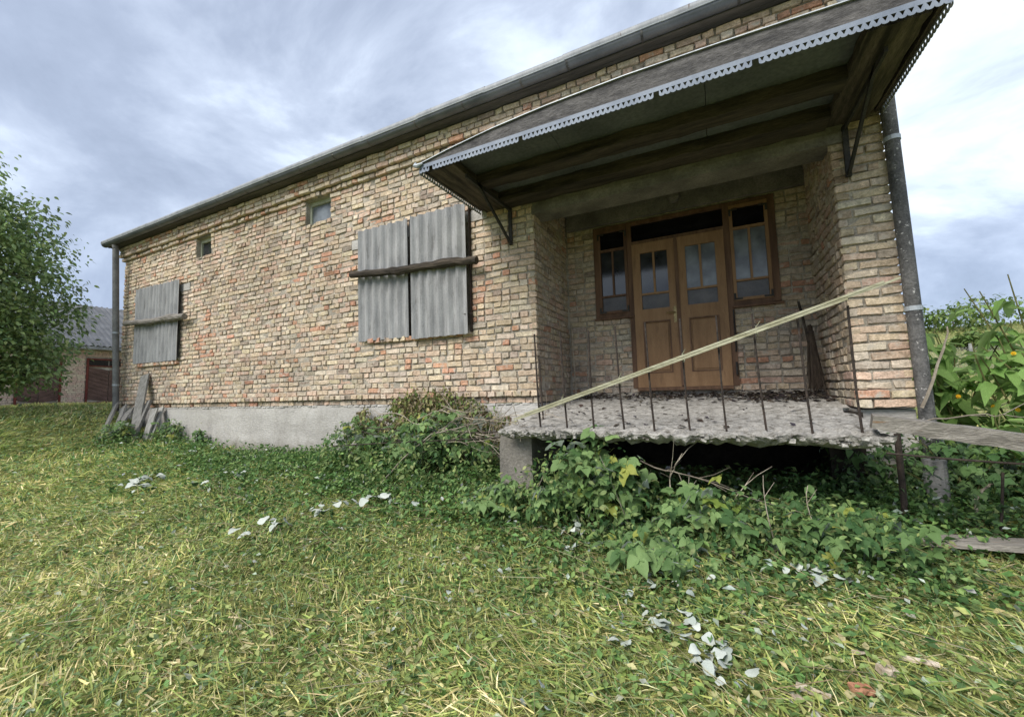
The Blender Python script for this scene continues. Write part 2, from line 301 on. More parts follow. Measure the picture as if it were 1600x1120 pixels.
def tri_tpl():
    V = []; F = []
    for ang, sc, ox in ((0, 1, .25), (1.25, .82, .12), (-1.25, .82, .12)):
        v, f = HEART; v = v*sc; c, s_ = math.cos(ang), math.sin(ang); R = np.array([[c, -s_, 0], [s_, c, 0], [0, 0, 1]])
        k = len(V); V += [tuple(p) for p in v@R.T+np.array([ox, 0, 0])]; F += [tuple(i+k for i in q) for q in f]
    k = len(V); V += [(-.25, .012, .1), (-.25, -.012, .1), (.27, -.008, 0), (.27, .008, 0)]; F.append((k, k+1, k+2, k+3))
    return np.array(V), F
TRI = tri_tpl()
def tpl_mesh(name, tpl, m, scale):
    me = bpy.data.meshes.new(name); me.from_pydata([tuple(p*scale) for p in tpl[0]], [], tpl[1]); me.materials.append(m)
    me.polygons.foreach_set('use_smooth', [True]*len(me.polygons)); return me
def frames(n, az, tilt, roll=None):
    "rotation matrices: X axis along azimuth az pitched by tilt (downwards positive)"
    roll = np.zeros(n) if roll is None else roll
    ca, sa, ct, st, cr_, sr = np.cos(az), np.sin(az), np.cos(tilt), np.sin(tilt), np.cos(roll), np.sin(roll)
    X = np.stack([ca*ct, sa*ct, -st], 1); Y0 = np.stack([-sa, ca, np.zeros(n)], 1); Z0 = np.cross(X, Y0)
    Y = Y0*cr_[:, None]+Z0*sr[:, None]; Z = np.cross(X, Y); return np.stack([X, Y, Z], 2)
def scatter(name, P, R, S, Cc, tpl, m, parent=None, kind='stuff'):
    v, f = tpl; tri = []
    for q in f:
        for i in range(1, len(q)-1): tri.append((q[0], q[i], q[i+1]))
    tri = np.array(tri); n = len(P); k = len(v)
    V = (np.einsum('nij,kj->nki', R, v)*S[:, None, None]+P[:, None, :]).reshape(-1, 3)
    F = (tri[None]+(np.arange(n)*k)[:, None, None]).reshape(-1, 3)
    return bigmesh(name, V, F, np.repeat(Cc, k, 0), m, parent, kind, smooth=True)
SMALL = (np.array([(0, 0, 0), (.45, .27, .08), (1, 0, -.12), (.45, -.27, .08)], float), [(0, 2, 1), (0, 3, 2)])
SMALL = (SMALL[0], [(0, 3, 2), (0, 2, 1)])
def pick(n, cols, w=None, var=.2):
    c = np.array(cols)[rng.choice(len(cols), n, p=None if w is None else np.array(w)/sum(w))]
    return c*(1+rng.uniform(-var, var, (n, 1)))*(1+rng.uniform(-.08, .08, (n, 3)))

# ================================================================== SETTING
gx = np.concatenate([np.linspace(-240, -30, 12), np.linspace(-28, -12, 22), np.linspace(-11.5, 6, 150), np.linspace(6.5, 30, 28), np.linspace(35, 260, 14)])
gy = np.concatenate([np.linspace(-120, -10, 10), np.linspace(-9, 2, 100), np.linspace(2.4, 30, 40), np.linspace(32, 90, 30), np.linspace(100, 420, 10)])
GX, GY = np.meshgrid(gx, gy, indexing='ij'); GZ = zg(GX, GY)+.012*np.sin(GX*9+GY*3)*np.sin(GY*11)
V = np.stack([GX, GY, GZ], 2).reshape(-1, 3); ny = len(gy)
I, J = np.meshgrid(np.arange(len(gx)-1), np.arange(ny-1), indexing='ij'); a = (I*ny+J).ravel()
ground = bigmesh('ground', V, np.stack([a, a+ny, a+ny+1, a+1], 1), None, M['dirt'], kind='structure', smooth=True)

# ------------------------------------------------------------------ bricks
CH = .0762; BL, BHD, JT = .238, .114, .0105
PAL = {'yellow': (.66, .555, .40), 'tan': (.62, .495, .375), 'pale': (.70, .615, .50), 'pink': (.62, .445, .35), 'red': (.58, .285, .18), 'grey': (.47, .41, .35), 'dark': (.30, .255, .22)}
def clus(x, z): return .5+.25*math.sin(x*1.1+z*1.7+.6)+.25*math.sin(x*2.3-z*2.9+1.1)
def brick_col(x, z, red=1., soot=0.):
    k = clus(x, z); pr = .05*red+.26*red*max(0, k-.55)*2*(1 if .0 < z < 2.3 else .4)
    r = random.random()
    if r < pr: c = PAL['red'] if random.random() < .7 else PAL['pink']
    else: c = PAL[random.choices(['yellow', 'tan', 'pale', 'pink', 'grey', 'dark'], [26, 31, 24, 13, 9, 3])[0]]
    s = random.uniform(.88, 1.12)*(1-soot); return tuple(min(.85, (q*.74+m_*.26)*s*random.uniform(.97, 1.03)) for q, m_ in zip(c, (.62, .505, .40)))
def add_brick(mb, O, U, Nn, u0, u1, z0, z1, proud, col, fine, shear=0):
    "one brick of a wall whose face passes through O; U along it, Nn outwards; uneven arrises and a slightly dished face"
    O = np.array(O, float); U = np.array(U, float); Nn = np.array(Nn, float)
    fu_ = [0, .035, .32, .66, .965, 1] if fine else [0, .05, .5, .95, 1]; fz_ = [0, .10, .5, .90, 1] if fine else [0, .12, .88, 1]
    if (u1-u0) < .16: fu_ = [0, .07, .5, .93, 1]
    nx, nz = len(fu_)-1, len(fz_)-1
    k = len(mb.v); bev = .006; d = .055
    tilt = random.uniform(-.008, .008); tz = random.uniform(-.005, .005); rock = random.uniform(-.004, .005)
    g = []
    chip = [random.choice([0, 0, 0, .008, .02]) for _ in range(4)]
    for j in range(nz+1):
        for i in range(nx+1):
            fu, fz = fu_[i], fz_[j]; corner = (i in (0, nx)) and (j in (0, nz))
            uu = u0+(u1-u0)*fu; zz = z0+(z1-z0)*fz+tz*(fu-.5)*2; dep = proud+tilt*(fu-.5)*2+rock*(fz-.5)*2+random.uniform(-.0022, .0022)
            if i in (0, nx) or j in (0, nz): dep -= bev*random.uniform(.3, 1.5)
            if i == 0: uu += random.uniform(-.001, .007)
            if i == nx: uu -= random.uniform(-.001, .007)
            if j == 0: zz += random.uniform(-.001, .006)
            if j == nz: zz -= random.uniform(-.001, .006)
            if corner: dep -= chip[(i > 0)+2*(j > 0)]; uu += (chip[(i > 0)+2*(j > 0)]*.6)*(1 if i == 0 else -1)
            p = O+U*uu+Nn*dep; g.append((p[0]+shear*zz, p[1], p[2]+zz))
    # inner ring just inside the rim keeps the face flat to the edge
    mb.v += g; mb.c += [col]*len(g); w = nx+1
    for j in range(nz):
        for i in range(nx): mb.f.append((k+j*w+i, k+j*w+i+1, k+(j+1)*w+i+1, k+(j+1)*w+i))
    rim = [k+i for i in range(nx+1)]+[k+j*w+nx for j in range(1, nz+1)]+[k+nz*w+i for i in range(nx-1, -1, -1)]+[k+j*w for j in range(nz-1, 0, -1)]
    b = len(mb.v)
    for q in rim:
        p = np.array(mb.v[q]); mb.v.append(tuple(p-Nn*d)); mb.c.append(col)
    n = len(rim)
    for i in range(n): mb.f.append((rim[i], b+i, b+(i+1) % n, rim[(i+1) % n]))
ALL = []     # every brick of the warehouse
def lay(O, U, Nn, ua, ub, c0, c1, holes=(), red=1., soot=0., proud=0., shear=0., seq=None, headers=False, stain_shade_f=None):
    O = np.array(O, float); U = np.array(U, float)
    for c in range(c0, c1):
        z0 = c*CH; z1 = z0+CH-JT; zm = (z0+z1)/2
        spans = [(ua, ub)]
        for h in holes:
            if h[2] < zm < h[3]:
                ns = []
                for a_, b_ in spans:
                    if h[1] <= a_ or h[0] >= b_: ns.append((a_, b_))
                    else:
                        if h[0]-a_ > .03: ns.append((a_, h[0]))
                        if b_-h[1] > .03: ns.append((h[1], b_))
                spans = ns
        wav = .006*math.sin(c*1.3)
        for a_, b_ in spans:
            u = a_; row = c % 2; first = True
            if row and not headers: pat = [BHD if random.random() < .12 else BL]
            while u < b_-.015:
                if headers: l = BHD
                elif seq: l = seq[c % len(seq)][0] if first else BL
                elif row: l = BHD if random.random() < (.5 if first else .42) else BL
                else: l = BL if random.random() < .16 else BHD
                l *= random.uniform(.95, 1.03)
                if b_-(u+l) < .07: l = b_-u
                e = min(u+l, b_)-(JT*random.uniform(.7, 1.4) if u+l < b_-.001 else 0)
                um = (u+e)/2; P = O+U*um; x_, y_ = P[0], P[1]
                s = soot if stain_shade_f is None else stain_shade_f(um, zm)
                col = brick_col(x_+y_*1.3, zm, red, s)
                wv = .006*math.sin(um*1.9+c*.7)+.003*math.sin(um*5.3+c*2.1) if 0 < c < 42 else 0
                ALL.append((O, U, Nn, u, e, z0+wv+random.uniform(-.003, .003), z1+wv+random.uniform(-.008, .004), proud+(random.uniform(-.008, .008) if random.random() < .95 else -.014), col, shear, (x_, y_, zm)))
                u = u+l; first = False
SH = .0
X0, X1, XR = -10.03, 2.848, 3.212
NC = 46; DW = 1.17
wins = [(-7.14, -6.63, 2.78, 3.18), (-3.97, -3.40, 2.79, 3.20)]
shut = [(-2.66, -.90, .88, 2.18), (-9.2, -7.6, .9, 2.2)]
lint = [(-2.93, -.62, 2.20, 2.35), (-9.5, -7.3, 2.20, 2.35)]
def soot_front(u, z):
    s = 0
    if -6.2 < u < -3.6 and .2 < z < .75: s = .28*random.random()
    if -6 < u < -3 and z > 1.2: s = max(s, .22*random.random())
    return s
lay((0, 0, 0), (1, 0, 0), (0, -1, 0), X0, 0, 0, 42, wins+shut+lint, stain_shade_f=soot_front)
lay((0, .026, 0), (1, 0, 0), (0, -1, 0), X0, 0, -1, 0, red=3, headers=False)                       # recessed course under the drip line
lay((0, 0, 0), (1, 0, 0), (0, -1, 0), X0, 0, 0, 1, proud=.028, headers=True)
shear_p = -.018
lay((0, 0, 0), (1, 0, 0), (0, -1, 0), X1, XR, 0, 31, red=.12, shear=shear_p, seq=[(BL,), (BHD,)], stain_shade_f=lambda u, z: (.35*random.random() if z > 1.75 else 0)+(.35 if 2.86 < u < 2.95 and 1.3 < z < 1.85 else 0))  # upper bricks carry canopy shade in their colour; small patch below is darker
lay((0, 0, 0), (1, 0, 0), (0, -1, 0), X1, XR, 31, 42, red=.3, shear=shear_p)
lay((0, -.02, 0), (1, 0, 0), (0, -1, 0), X1-.02, XR, -2, 0, red=1.5, seq=[(BHD,), (BL,)])
lay((0, 0, 0), (1, 0, 0), (0, -1, 0), 0, X1, 31, 42, red=.8)
# recess: left side, right side, back wall; porch shade is put into the brick colours
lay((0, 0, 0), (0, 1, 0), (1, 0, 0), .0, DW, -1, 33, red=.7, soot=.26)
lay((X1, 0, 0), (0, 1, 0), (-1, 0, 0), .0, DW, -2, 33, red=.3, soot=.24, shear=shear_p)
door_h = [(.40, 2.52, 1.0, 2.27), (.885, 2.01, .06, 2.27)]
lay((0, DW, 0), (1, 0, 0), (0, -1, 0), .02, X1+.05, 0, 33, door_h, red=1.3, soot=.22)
# gable on the road side
lay((XR, 0, 0), (0, 1, 0), (1, 0, 0), .0, 8.0, -2, NC, red=.4, shear=shear_p)
# corbelled eaves
lay((0, -.045, 0), (1, 0, 0), (0, -1, 0), X0-.04, XR-.03, 42, 43, red=1.2)
lay((0, -.095, 0), (1, 0, 0), (0, -1, 0), X0-.07, XR-.01, 43, NC, red=1.2)
# brick sills below the shutters
for a_, b_ in ((-2.56, -.86), (-9.25, -7.6)):
    lay((0, -.05, .012), (1, 0, 0), (0, -1, 0), a_, b_, 10, 11, headers=True, red=4)
warehouse = thing('brick_warehouse', 'long yellow brick farm building with boarded windows and a recessed porch', 'building', (0, 0, 0))
# mortar bodies behind the bricks
def wallcells(mb, xs, zs, holes, y0, y1):
    xs = sorted(set(xs)); zs = sorted(set(zs))
    for i in range(len(xs)-1):
        for j in range(len(zs)-1):
            xm, zm = (xs[i]+xs[i+1])/2, (zs[j]+zs[j+1])/2
            if any(h[0] < xm < h[1] and h[2] < zm < h[3] for h in holes): continue
            mb.box(xs[i], xs[i+1], y0, y1, zs[j], zs[j+1])
mb = MB(); RC = .0145; RB = .045
mb.box(X0+RC, -RC, .045, .38, -.075, -.001)
wallcells(mb, [X0+RC, -RC]+[q for h in wins for q in h[:2]], [.0, 3.50]+[q for h in wins for q in h[2:]], wins, RC, .38)
mb.box(X1+RC, XR-RC, RC, .38, -.16, 2.3, shear=shear_p); mb.box(X1+RC, XR-RC-.055, RC, .38, 2.3, 3.50); mb.box(-RC, X1+RC, RC, .38, 2.37, 3.50); mb.box(X0-.04, XR-.08, -.07, .3, 3.287, 3.5065)
mb.box(-.38, -RC, .38, DW+.3, -.16, 3.3); mb.box(X1+RC+.012, XR-RC, .38, DW+.3, -.16, 3.3, shear=shear_p)
wallcells(mb, [-RC, X1+RC, .40, .885, 2.01, 2.52], [-.08, 3.3, .06, 1.0, 2.27], door_h, DW+RC, DW+.3)
mb.box(XR-.38, XR-RC, DW+.3, 8, -.16, 3.3, shear=shear_p); mb.box(X0+RC, X0+.38, .38, 8, -.075, 3.3); mb.box(X0+RC, XR-.12, 7.6, 8, -.075, 3.3)
front = mb.build('wall', M['mortar'], warehouse)
def near(q): return -(np.linalg.norm(np.array(q)-CAM)) 
def bigness(b):
    p = np.array(b[10]); d = p-CAM; r = np.linalg.norm(d); dep = d@FW
    if dep < .3: return 0
    u = 800+FPX*(d@RT)/dep; v = 560-FPX*(d@UP)/dep
    if not (-10 < u < 1610 and -10 < v < 1130) or (d@b[2]) > 0: return 0
    if p[2] > 2.0 and p[0] > -.5 and p[1] < .2 and v < 200 and p[0] < 2.6: return 0
    return (b[4]-b[3])*abs(d@np.array(b[2]))/r/r/r*1.0+1e-6
order = sorted(ALL, key=bigness, reverse=True)
rest = MB()
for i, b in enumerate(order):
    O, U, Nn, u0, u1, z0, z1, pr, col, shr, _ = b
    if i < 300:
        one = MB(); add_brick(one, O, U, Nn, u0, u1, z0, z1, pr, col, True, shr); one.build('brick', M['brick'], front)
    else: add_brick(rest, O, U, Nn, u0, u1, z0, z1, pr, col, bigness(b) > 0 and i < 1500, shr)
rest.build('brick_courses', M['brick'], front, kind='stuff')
# plinth with uneven render face
def lumpy(name, x0, x1, z0, z1, y, depth, nx, nz, amp, m, parent):
    xs = np.linspace(x0, x1, nx); zs = np.linspace(z0, z1, nz); Vv = []
    nxg, nzg = np.meshgrid(xs, zs, indexing='ij')
    yy = y+amp*(np.sin(nxg*3.1)*np.sin(nzg*7)+.5*np.sin(nxg*11+nzg*5)+rng.normal(0, .5, nxg.shape))-.006*(np.sin(nzg*26) > .75)
    V = np.stack([nxg, yy, nzg], 2).reshape(-1, 3); I, J = np.meshgrid(np.arange(nx-1), np.arange(nz-1), indexing='ij'); a = (I*nz+J).ravel()
    return bigmesh(name, V, np.stack([a, a+nz, a+nz+1, a+1], 1), None, m, parent, smooth=True)
mb = MB(); mb.box(X0+.01, -.02, .05, .36, -1.6, -.088); mb.box(X1, XR, .05, .4, -1.6, -.17); mb.box(XR-.35, XR+.0, .4, 8, -1.6, -.17)
pl = mb.build('plinth', M['plinth'], warehouse)
mb = MB(); mb.box(-.02, X1, .9, 1.3, -1.6, -.19); mb.box(2.72, X1+.02, -.0, .9, -1.6, -.19); mb.box(-.04, .02, -.0, .9, -1.6, -.19); mb.build('foundation', M['voidshade'], warehouse)  # walls of the void, coloured dark to hold its shade
lumpy('plinth_face', X0, .0, -1.5, -.085, .012, .05, 160, 16, .004, M['plinth'], pl)
mb = MB()                                                             # ragged mortar bed where brick meets plinth
for i in range(90):
    x = X0+.05+i*.111; mb.box(x, x+random.uniform(.07, .11), .008-random.uniform(0, .01), .05, -.094-random.uniform(0, .014), -.079, jit=.004)
mb.build('mortar_bed', M['plinth'], pl)
# concrete lintels
for (xa, xb, za, zb, ya, yb) in ((-2.93, -.62, 2.205, 2.345, -.004, .2), (-9.5, -7.3, 2.205, 2.345, -.004, .2), (-.01, X1+.06, 2.11, 2.20, -.03, .26), (-.01, X1+.06, 2.203, 2.37, -.012, .3), (.03, X1+.03, 2.285, 2.53, DW-.06, DW+.2)):
    mb = MB(); n = 14
    mb.beam((xa, (ya+yb)/2, (za+zb)/2), (xb, (ya+yb)/2, (za+zb)/2), yb-ya, zb-za, n=n, jit=.03); mb.build('lintel', M['plinth'] if xb < 0 else M['concrete'], warehouse)
mb = MB(); mb.box(-.0, X1+.06, .3, DW+.1, 2.53, 2.6); mb.build('porch_ceiling', M['concrete'], warehouse)
jb = MB(); jb.tube([(1.46, DW-.065, 2.44), (1.46, DW-.11, 2.44)], [.075, .062], 18); jb.tube([(1.46, DW-.10, 2.44), (1.46, DW-.125, 2.44)], [.04, .038], 14); jb.build('junction_box', M['oldwood'], warehouse)
# eaves and roof
for (ya, yb) in ((-.20, -.135), (-.132, .2)):
    mb = MB(); mb.box(X0-.22, XR+.22, ya, yb, 3.507, 3.53); mb.build('soffit_board', M['eave'], warehouse)
mb = MB(); mb.box(X0-.22, XR+.22, -.225, -.203, 3.50, 3.60); mb.build('fascia', M['eave'], warehouse)
mb = MB(); mb.prism([(-.28, 3.64), (4.0, 6.05), (8.5, 3.55), (8.5, 3.48), (4.0, 5.95), (-.20, 3.602)], 0, X0-.26, XR+.27); mb.build('roof', M['shedroof'], warehouse)
mb = MB(); mb.prism([(.0, 3.45), (8, 3.45), (4, 5.85)], 0, XR-.3, XR-.02); mb.prism([(.0, 3.45), (8, 3.45), (4, 5.85)], 0, X0+.02, X0+.3); mb.build('gable', M['mortar'], warehouse)
# small attic windows
for h in wins:
    x0, x1, z0, z1 = h; fr = MB(); y = .085; t = .035
    fr.box(x0, x0+t, y, y+.06, z0, z1); fr.box(x1-t, x1, y, y+.06, z0, z1); fr.box(x0+t, x1-t, y, y+.06, z0, z0+t); fr.box(x0+t, x1-t, y, y+.06, z1-t-.03, z1)
    w = fr.build('window', M['palegreen'], warehouse)
    g = MB(); g.box(x0+t, x1-t, y+.03, y+.036, z0+t, z1-t-.03); g.build('pane', M['curtain'] if x0 > -5 else M['glass'], w)
    b = MB(); b.box(x0-.3, x1+.3, .3, .34, z0-.2, z1+.12); b.build('reveal_back', M['darkmetal'], w)
    s = MB(); s.box(x0, x1, .0, y, z0-.012, z0+.002); s.box(x0-.09, x1+.09, .004, .12, z1+.003, z1+.03); s.build('sill', M['concrete'], w)

# ------------------------------------------------------------------ entrance joinery
Yd = DW-.02
fr = MB()
def bar(mb, x0, x1, z0, z1, y0=Yd, y1=Yd+.10): mb.box(x0, x1, y0, y1, z0, z1)
bar(fr, .40, .455, 1.0, 2.25); bar(fr, .845, .905, .055, 2.25); bar(fr, 1.985, 2.05, .055, 2.25); bar(fr, 2.45, 2.52, 1.0, 2.25)
for (a_, b_) in ((.455, .845), (.905, 1.985), (2.05, 2.45)): bar(fr, a_, b_, 2.205, 2.25, Yd+.002)
bar(fr, .905, 1.985, 1.935, 1.975, Yd+.003); bar(fr, .455, .845, 1.0, 1.05, Yd+.002); bar(fr, 2.05, 2.45, .99, 1.045, Yd+.002)
fr.box(.38, .90, Yd-.03, Yd+.05, .975, .998); fr.box(2.03, 2.54, Yd-.03, Yd+.05, .965, .988); bar(fr, .905, 1.985, .02, .058, Yd-.04)
entry = fr.build('door_frame', M['frame'], warehouse)
g = MB(); g.box(.905, 1.985, Yd+.05, Yd+.056, 1.975, 2.205); g.build('transom_pane', M['glassdark'], entry)
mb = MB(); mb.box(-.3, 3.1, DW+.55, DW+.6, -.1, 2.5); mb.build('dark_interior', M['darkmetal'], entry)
for (x0, x1, z0, pm) in ((.457, .843, 1.052, 'glass'), (2.052, 2.448, 1.047, 'curtain')):
    s = MB(); t = .035; y0, y1 = Yd-.012, Yd+.04
    for (a_, b_, c_, d_) in ((x0, x0+t, z0, 2.2), (x1-t, x1, z0, 2.2), (x0+t, x1-t, z0, z0+t), (x0+t, x1-t, 2.2-t, 2.2), (x0+t, x1-t, 1.90, 1.93)): s.box(a_, b_, y0, y1, c_, d_)
    xm = (x0+x1)/2
    for (a_, b_, c_, d_) in ((xm-.012, xm+.012, 1.30, 1.90), (x0+t, x1-t, 1.275, 1.30)): s.box(a_, b_, y0+.01, y1, c_, d_)
    sash = s.build('side_window', M['frame'] if pm == 'glass' else M['door'], warehouse)
    for (a_, b_, c_, d_, mm) in ((x0+t, x1-t, 1.93, 2.2-t, 'glassdark'), (x0+t, xm-.012, 1.30, 1.90, pm), (xm+.012, x1-t, 1.30, 1.90, pm), (x0+t, x1-t, z0+t, 1.275, 'frost')):
        p = MB(); p.box(a_, b_, Yd+.02, Yd+.026, c_, d_); p.build('pane', M[mm], sash)
    for hx in (x0, x1-.09):
        for hz in (z0+.01, 2.13):
            p = MB(); p.box(hx, hx+.09, y0-.005, y0-.001, hz, hz+.022); p.box(hx if hx == x0 else hx+.068, hx+.022 if hx == x0 else hx+.09, y0-.0055, y0-.0012, hz-.0 if hz < 1.5 else hz-.06, hz+.08 if hz < 1.5 else hz+.02); p.build('hinge_plate', M['darkmetal'], sash)
for k, (x0, x1) in enumerate(((.907, 1.437), (1.449, 1.983))):
    y0, y1 = Yd-.015, Yd+.03; s = MB(); t = .10; z0, z1 = .06, 1.93; xm = (x0+x1)/2
    for (a_, b_, c_, d_) in ((x0, x0+t, z0, z1), (x1-t, x1, z0, z1), (x0+t, x1-t, z1-.13, z1), (x0+t, x1-t, .90, 1.06), (x0+t, x1-t, z0, .24)): s.box(a_, b_, y0, y1, c_, d_)
    for (a_, b_, c_, d_) in ((xm-.013, xm+.013, 1.27, 1.80), (x0+t, x1-t, 1.245, 1.27)): s.box(a_, b_, y0+.008, y1, c_, d_)
    leafo = s.build('door_leaf', M['door'], warehouse)
    p = MB(); p.box(x0+t, x1-t, Yd+.005, Yd+.02, .24, .90); p.box(x0+t+.035, x1-t-.035, Yd-.006, Yd+.004, .275, .865); p.build('panel', M['door'], leafo)
    mld = MB()
    for (a_, b_, c_, d_) in ((x0+t, x0+t+.014, .24, .90), (x1-t-.014, x1-t, .24, .90), (x0+t+.014, x1-t-.014, .24, .254), (x0+t+.014, x1-t-.014, .886, .90)): mld.box(a_, b_, Yd-.022, Yd+.004, c_, d_)
    mld.build('panel_moulding', M['frame'], leafo)
    for (a_, b_, c_, d_, mm) in ((x0+t, xm-.013, 1.27, 1.80, 'curtain' if k else 'glass'), (xm+.013, x1-t, 1.27, 1.80, 'curtain' if k else 'glass'), (x0+t, x1-t, 1.06, 1.245, 'frost')):
        p = MB(); p.box(a_, b_, Yd+.012, Yd+.018, c_, d_); p.build('pane', M[mm], leafo)
    if k == 0:
        h = MB(); hx = x1-.04; h.box(hx-.017, hx+.017, y0-.008, y0-.0005, .86, 1.06); h.tube([(hx, y0-.004, .985), (hx, y0-.045, .985), (hx-.10, y0-.05, .98)], .008, 6); h.tube([(hx, y0-.004, .905), (hx, y0-.012, .905)], .011, 8); h.build('handle', M['brass'], leafo)
    if k == 1:
        cv = MB(); cv.box(x0-.025, x0+.012, y0-.016, y0-.001, .07, 1.92); cv.build('cover_strip', M['frame'], leafo)
mb = MB(); mb.tube([(2.035, Yd-.005, .95), (2.037, Yd-.012, .5), (2.033, Yd-.006, .45)], .009, 5); mb.tube([(2.03, Yd-.02, .33), (2.03, Yd-.02, .18)], .013, 6); mb.build('draught_strip', M['darkmetal'], entry)

# ------------------------------------------------------------------ porch slab with its rods
slab = thing('porch_slab', 'crumbling concrete porch slab with rusty upright rods along its edge', 'porch', (1.4, -.5, -.3))
def zs(y): return -.035-.104*(1.17-y)*1.0-.012*max(0, -y-.6)
nu, nv = 84, 40; Vv = []; 
us = np.linspace(0, 1, nu); vs = np.linspace(0, 1, nv); G = np.zeros((nu, nv, 3))
def edge_l(y): return .07 if y < .02 else .012
for i, u in enumerate(us):
    for j, v in enumerate(vs):
        yf = -1.125+.03*math.sin(u*9)+.022*math.sin(u*31+1); y = yf+(1.15-yf)*v**1.3
        xl = (.10+.04*math.sin(y*7)) if y < -.02 else .02; xr = 2.74+.03*math.sin(y*9) if y < -.02 else 2.80
        G[i, j] = (xl+(xr-xl)*u, y, zs(y)+.006*math.sin(u*60+y*25)+rng.normal(0, .0022 if y > -.8 else .006)-(rng.uniform(0, .012) if v < .02 else 0))
V = [tuple(p) for p in G.reshape(-1, 3)]; F = [(i*nv+j, (i+1)*nv+j, (i+1)*nv+j+1, i*nv+j+1) for i in range(nu-1) for j in range(nv-1)]
# broken rim: rows going down the front and the two sides
rim = [i*nv for i in range(nu)]
path = [(0, j) for j in range(nv-12, 0, -1)]+[(i, 0) for i in range(nu)]+[(nu-1, j) for j in range(1, nv-12)]
prev = [a_*nv+b_ for a_, b_ in path]; cen = np.array([1.4, .2, 0])
for row in range(1, 5):
    cur = []
    for (a_, b_), pid in zip(path, prev):
        p = G[a_, b_].copy(); d = (cen-p)*np.array([1, 1, 0]); d /= np.linalg.norm(d)
        p += d*(.012*row*row*.6+rng.uniform(-.012, .016))+np.array([0, 0, -.017*row+rng.uniform(-.009, .009)-.012*math.sin(a_*.7)*math.sin(a_*.31+b_)])
        V.append(tuple(p)); cur.append(len(V)-1)
    for q in range(len(cur)-1): F.append((prev[q], cur[q], cur[q+1], prev[q+1]))
    prev = cur
bot = []
for (a_, b_), pid in zip(path, prev):
    p = np.array(V[pid]); p = p+(cen-p)*np.array([.25, .25, 0]); V.append(tuple(p)); bot.append(len(V)-1)
for q in range(len(bot)-1): F.append((prev[q], bot[q], bot[q+1], prev[q+1]))
V.append((1.4, .4, -.3)); cidx = len(V)-1
for q in range(len(bot)-1): F.append((bot[q], cidx, bot[q+1]))
mb = MB(); mb.v = V; mb.f = F; mb.c = [(1, 1, 1)]*len(V); mb.build('slab', M['slab'], slab)
mb = MB()
for i in range(110):
    x = random.uniform(.15, 2.7); y = -1.12+random.uniform(-.03, .05); z = zs(-1.1)-random.uniform(.0, .05); r = random.uniform(.006, .016)
    mb.box(x-r, x+r*1.3, y-r, y+r, z-r*.7, z+r*.7, jit=r*.45)
mb.build('broken_aggregate', M['slab'], slab, kind='stuff')
for x0_, x1_, ya, yb, zt in ((-.02, .30, -.92, -.02, -.36), (2.60, 2.80, -.14, -.02, -.30)):
    mb = MB(); mb.beam((x0_/2+x1_/2, (ya+yb)/2, -1.5), (x0_/2+x1_/2, (ya+yb)/2, zt), x1_-x0_, yb-ya, upv=(0, 1, 0), n=6, jit=.03); mb.build('support_wall', M['concrete'] if x0_ < 0 else M['voidshade'], slab)  # right wall has the deep shade under the slab in its colour
rods = [(.29, -.62, .40), (.42, -1.0, .555), (.66, -1.0, .55), (.89, -1.01, .545), (1.13, -1.0, .56), (1.36, -1.02, .565), (1.605, -1.0, .57), (1.845, -1.01, .565), (2.09, -1.0, .555), (2.345, -1.02, .555), (2.605, -1.0, .55)]
for k, (x, y, zt) in enumerate(rods):
    z0 = zs(y)-.05; lean = random.uniform(-.012, .012)-.02
    mb = MB(); mb.tube([(x+.01, y, z0), (x+lean*.3, y+random.uniform(-.006, .006), z0+.3), (x+lean*.7, y, z0+.6), (x+lean, y+random.uniform(-.01, .01), zt)], [.0085, .0075, .0078, .0072], 6, jit=.1); mb.build('upright_rod', M['rust'], slab)
for pts in (((790, 683, -.85), (690, 688, -.83), (600, 692, -.8), (520, 697, -.75)), ((790, 675, -.7), (700, 676, -.66), (630, 673, -.62), (570, 668, -.6)), ((640, 690, -.70), (600, 684, -.6), (560, 672, -.5))):
    mb = MB(); mb.tube([onY(*q) for q in pts], .007, 6); mb.build('loose_rod', M['rust'], slab)
mb = MB(); a_, b_ = onY(1385, 708, -1.12), onY(1600, 724, -1.15); mb.tube([a_, (a_+b_)/2+np.array([0, 0, -.006]), b_+(b_-a_)*.5], .0065, 6); mb.build('loose_rod', M['rust'], slab)
# lath bundle tied to the rods
lath = thing('wooden_lath', 'split pale lath tied slanting across the rusty rods like a handrail', 'handrail', (.2, -1.04, -.19))
A_, B_ = onY(803, 655, -1.045), onY(1407, 434, -1.055)
for k, (o, w) in enumerate(((0, .013), (.012, .014), (-.012, .011))):
    mb = MB(); d = np.array([0, -.004*k, o]); mb.beam(A_+d+(B_-A_)*(.0, .04, .015)[k], B_+d-(B_-A_)*(.0, .03, .10)[k], .009, w, upv=(0, 0, 1), n=14, jit=.22); mb.build('strip', M['lath'], lath)
for x in (.65, 1.13, 1.6, 2.08):
    t_ = (x-A_[0])/(B_[0]-A_[0]); p = A_+(B_-A_)*t_; mb = MB(); lp = [p+np.array([.012*math.cos(q*.9)*.5, .03*math.cos(q*.785)+.02, .034*math.sin(q*.785)]) for q in range(9)]; mb.tube(lp, .003, 5, cap=False); mb.tube([p+np.array([0, -.015, .03]), p+np.array([.02, -.03, .06])], .0025, 4); mb.build('wire_tie', M['lath'], lath)

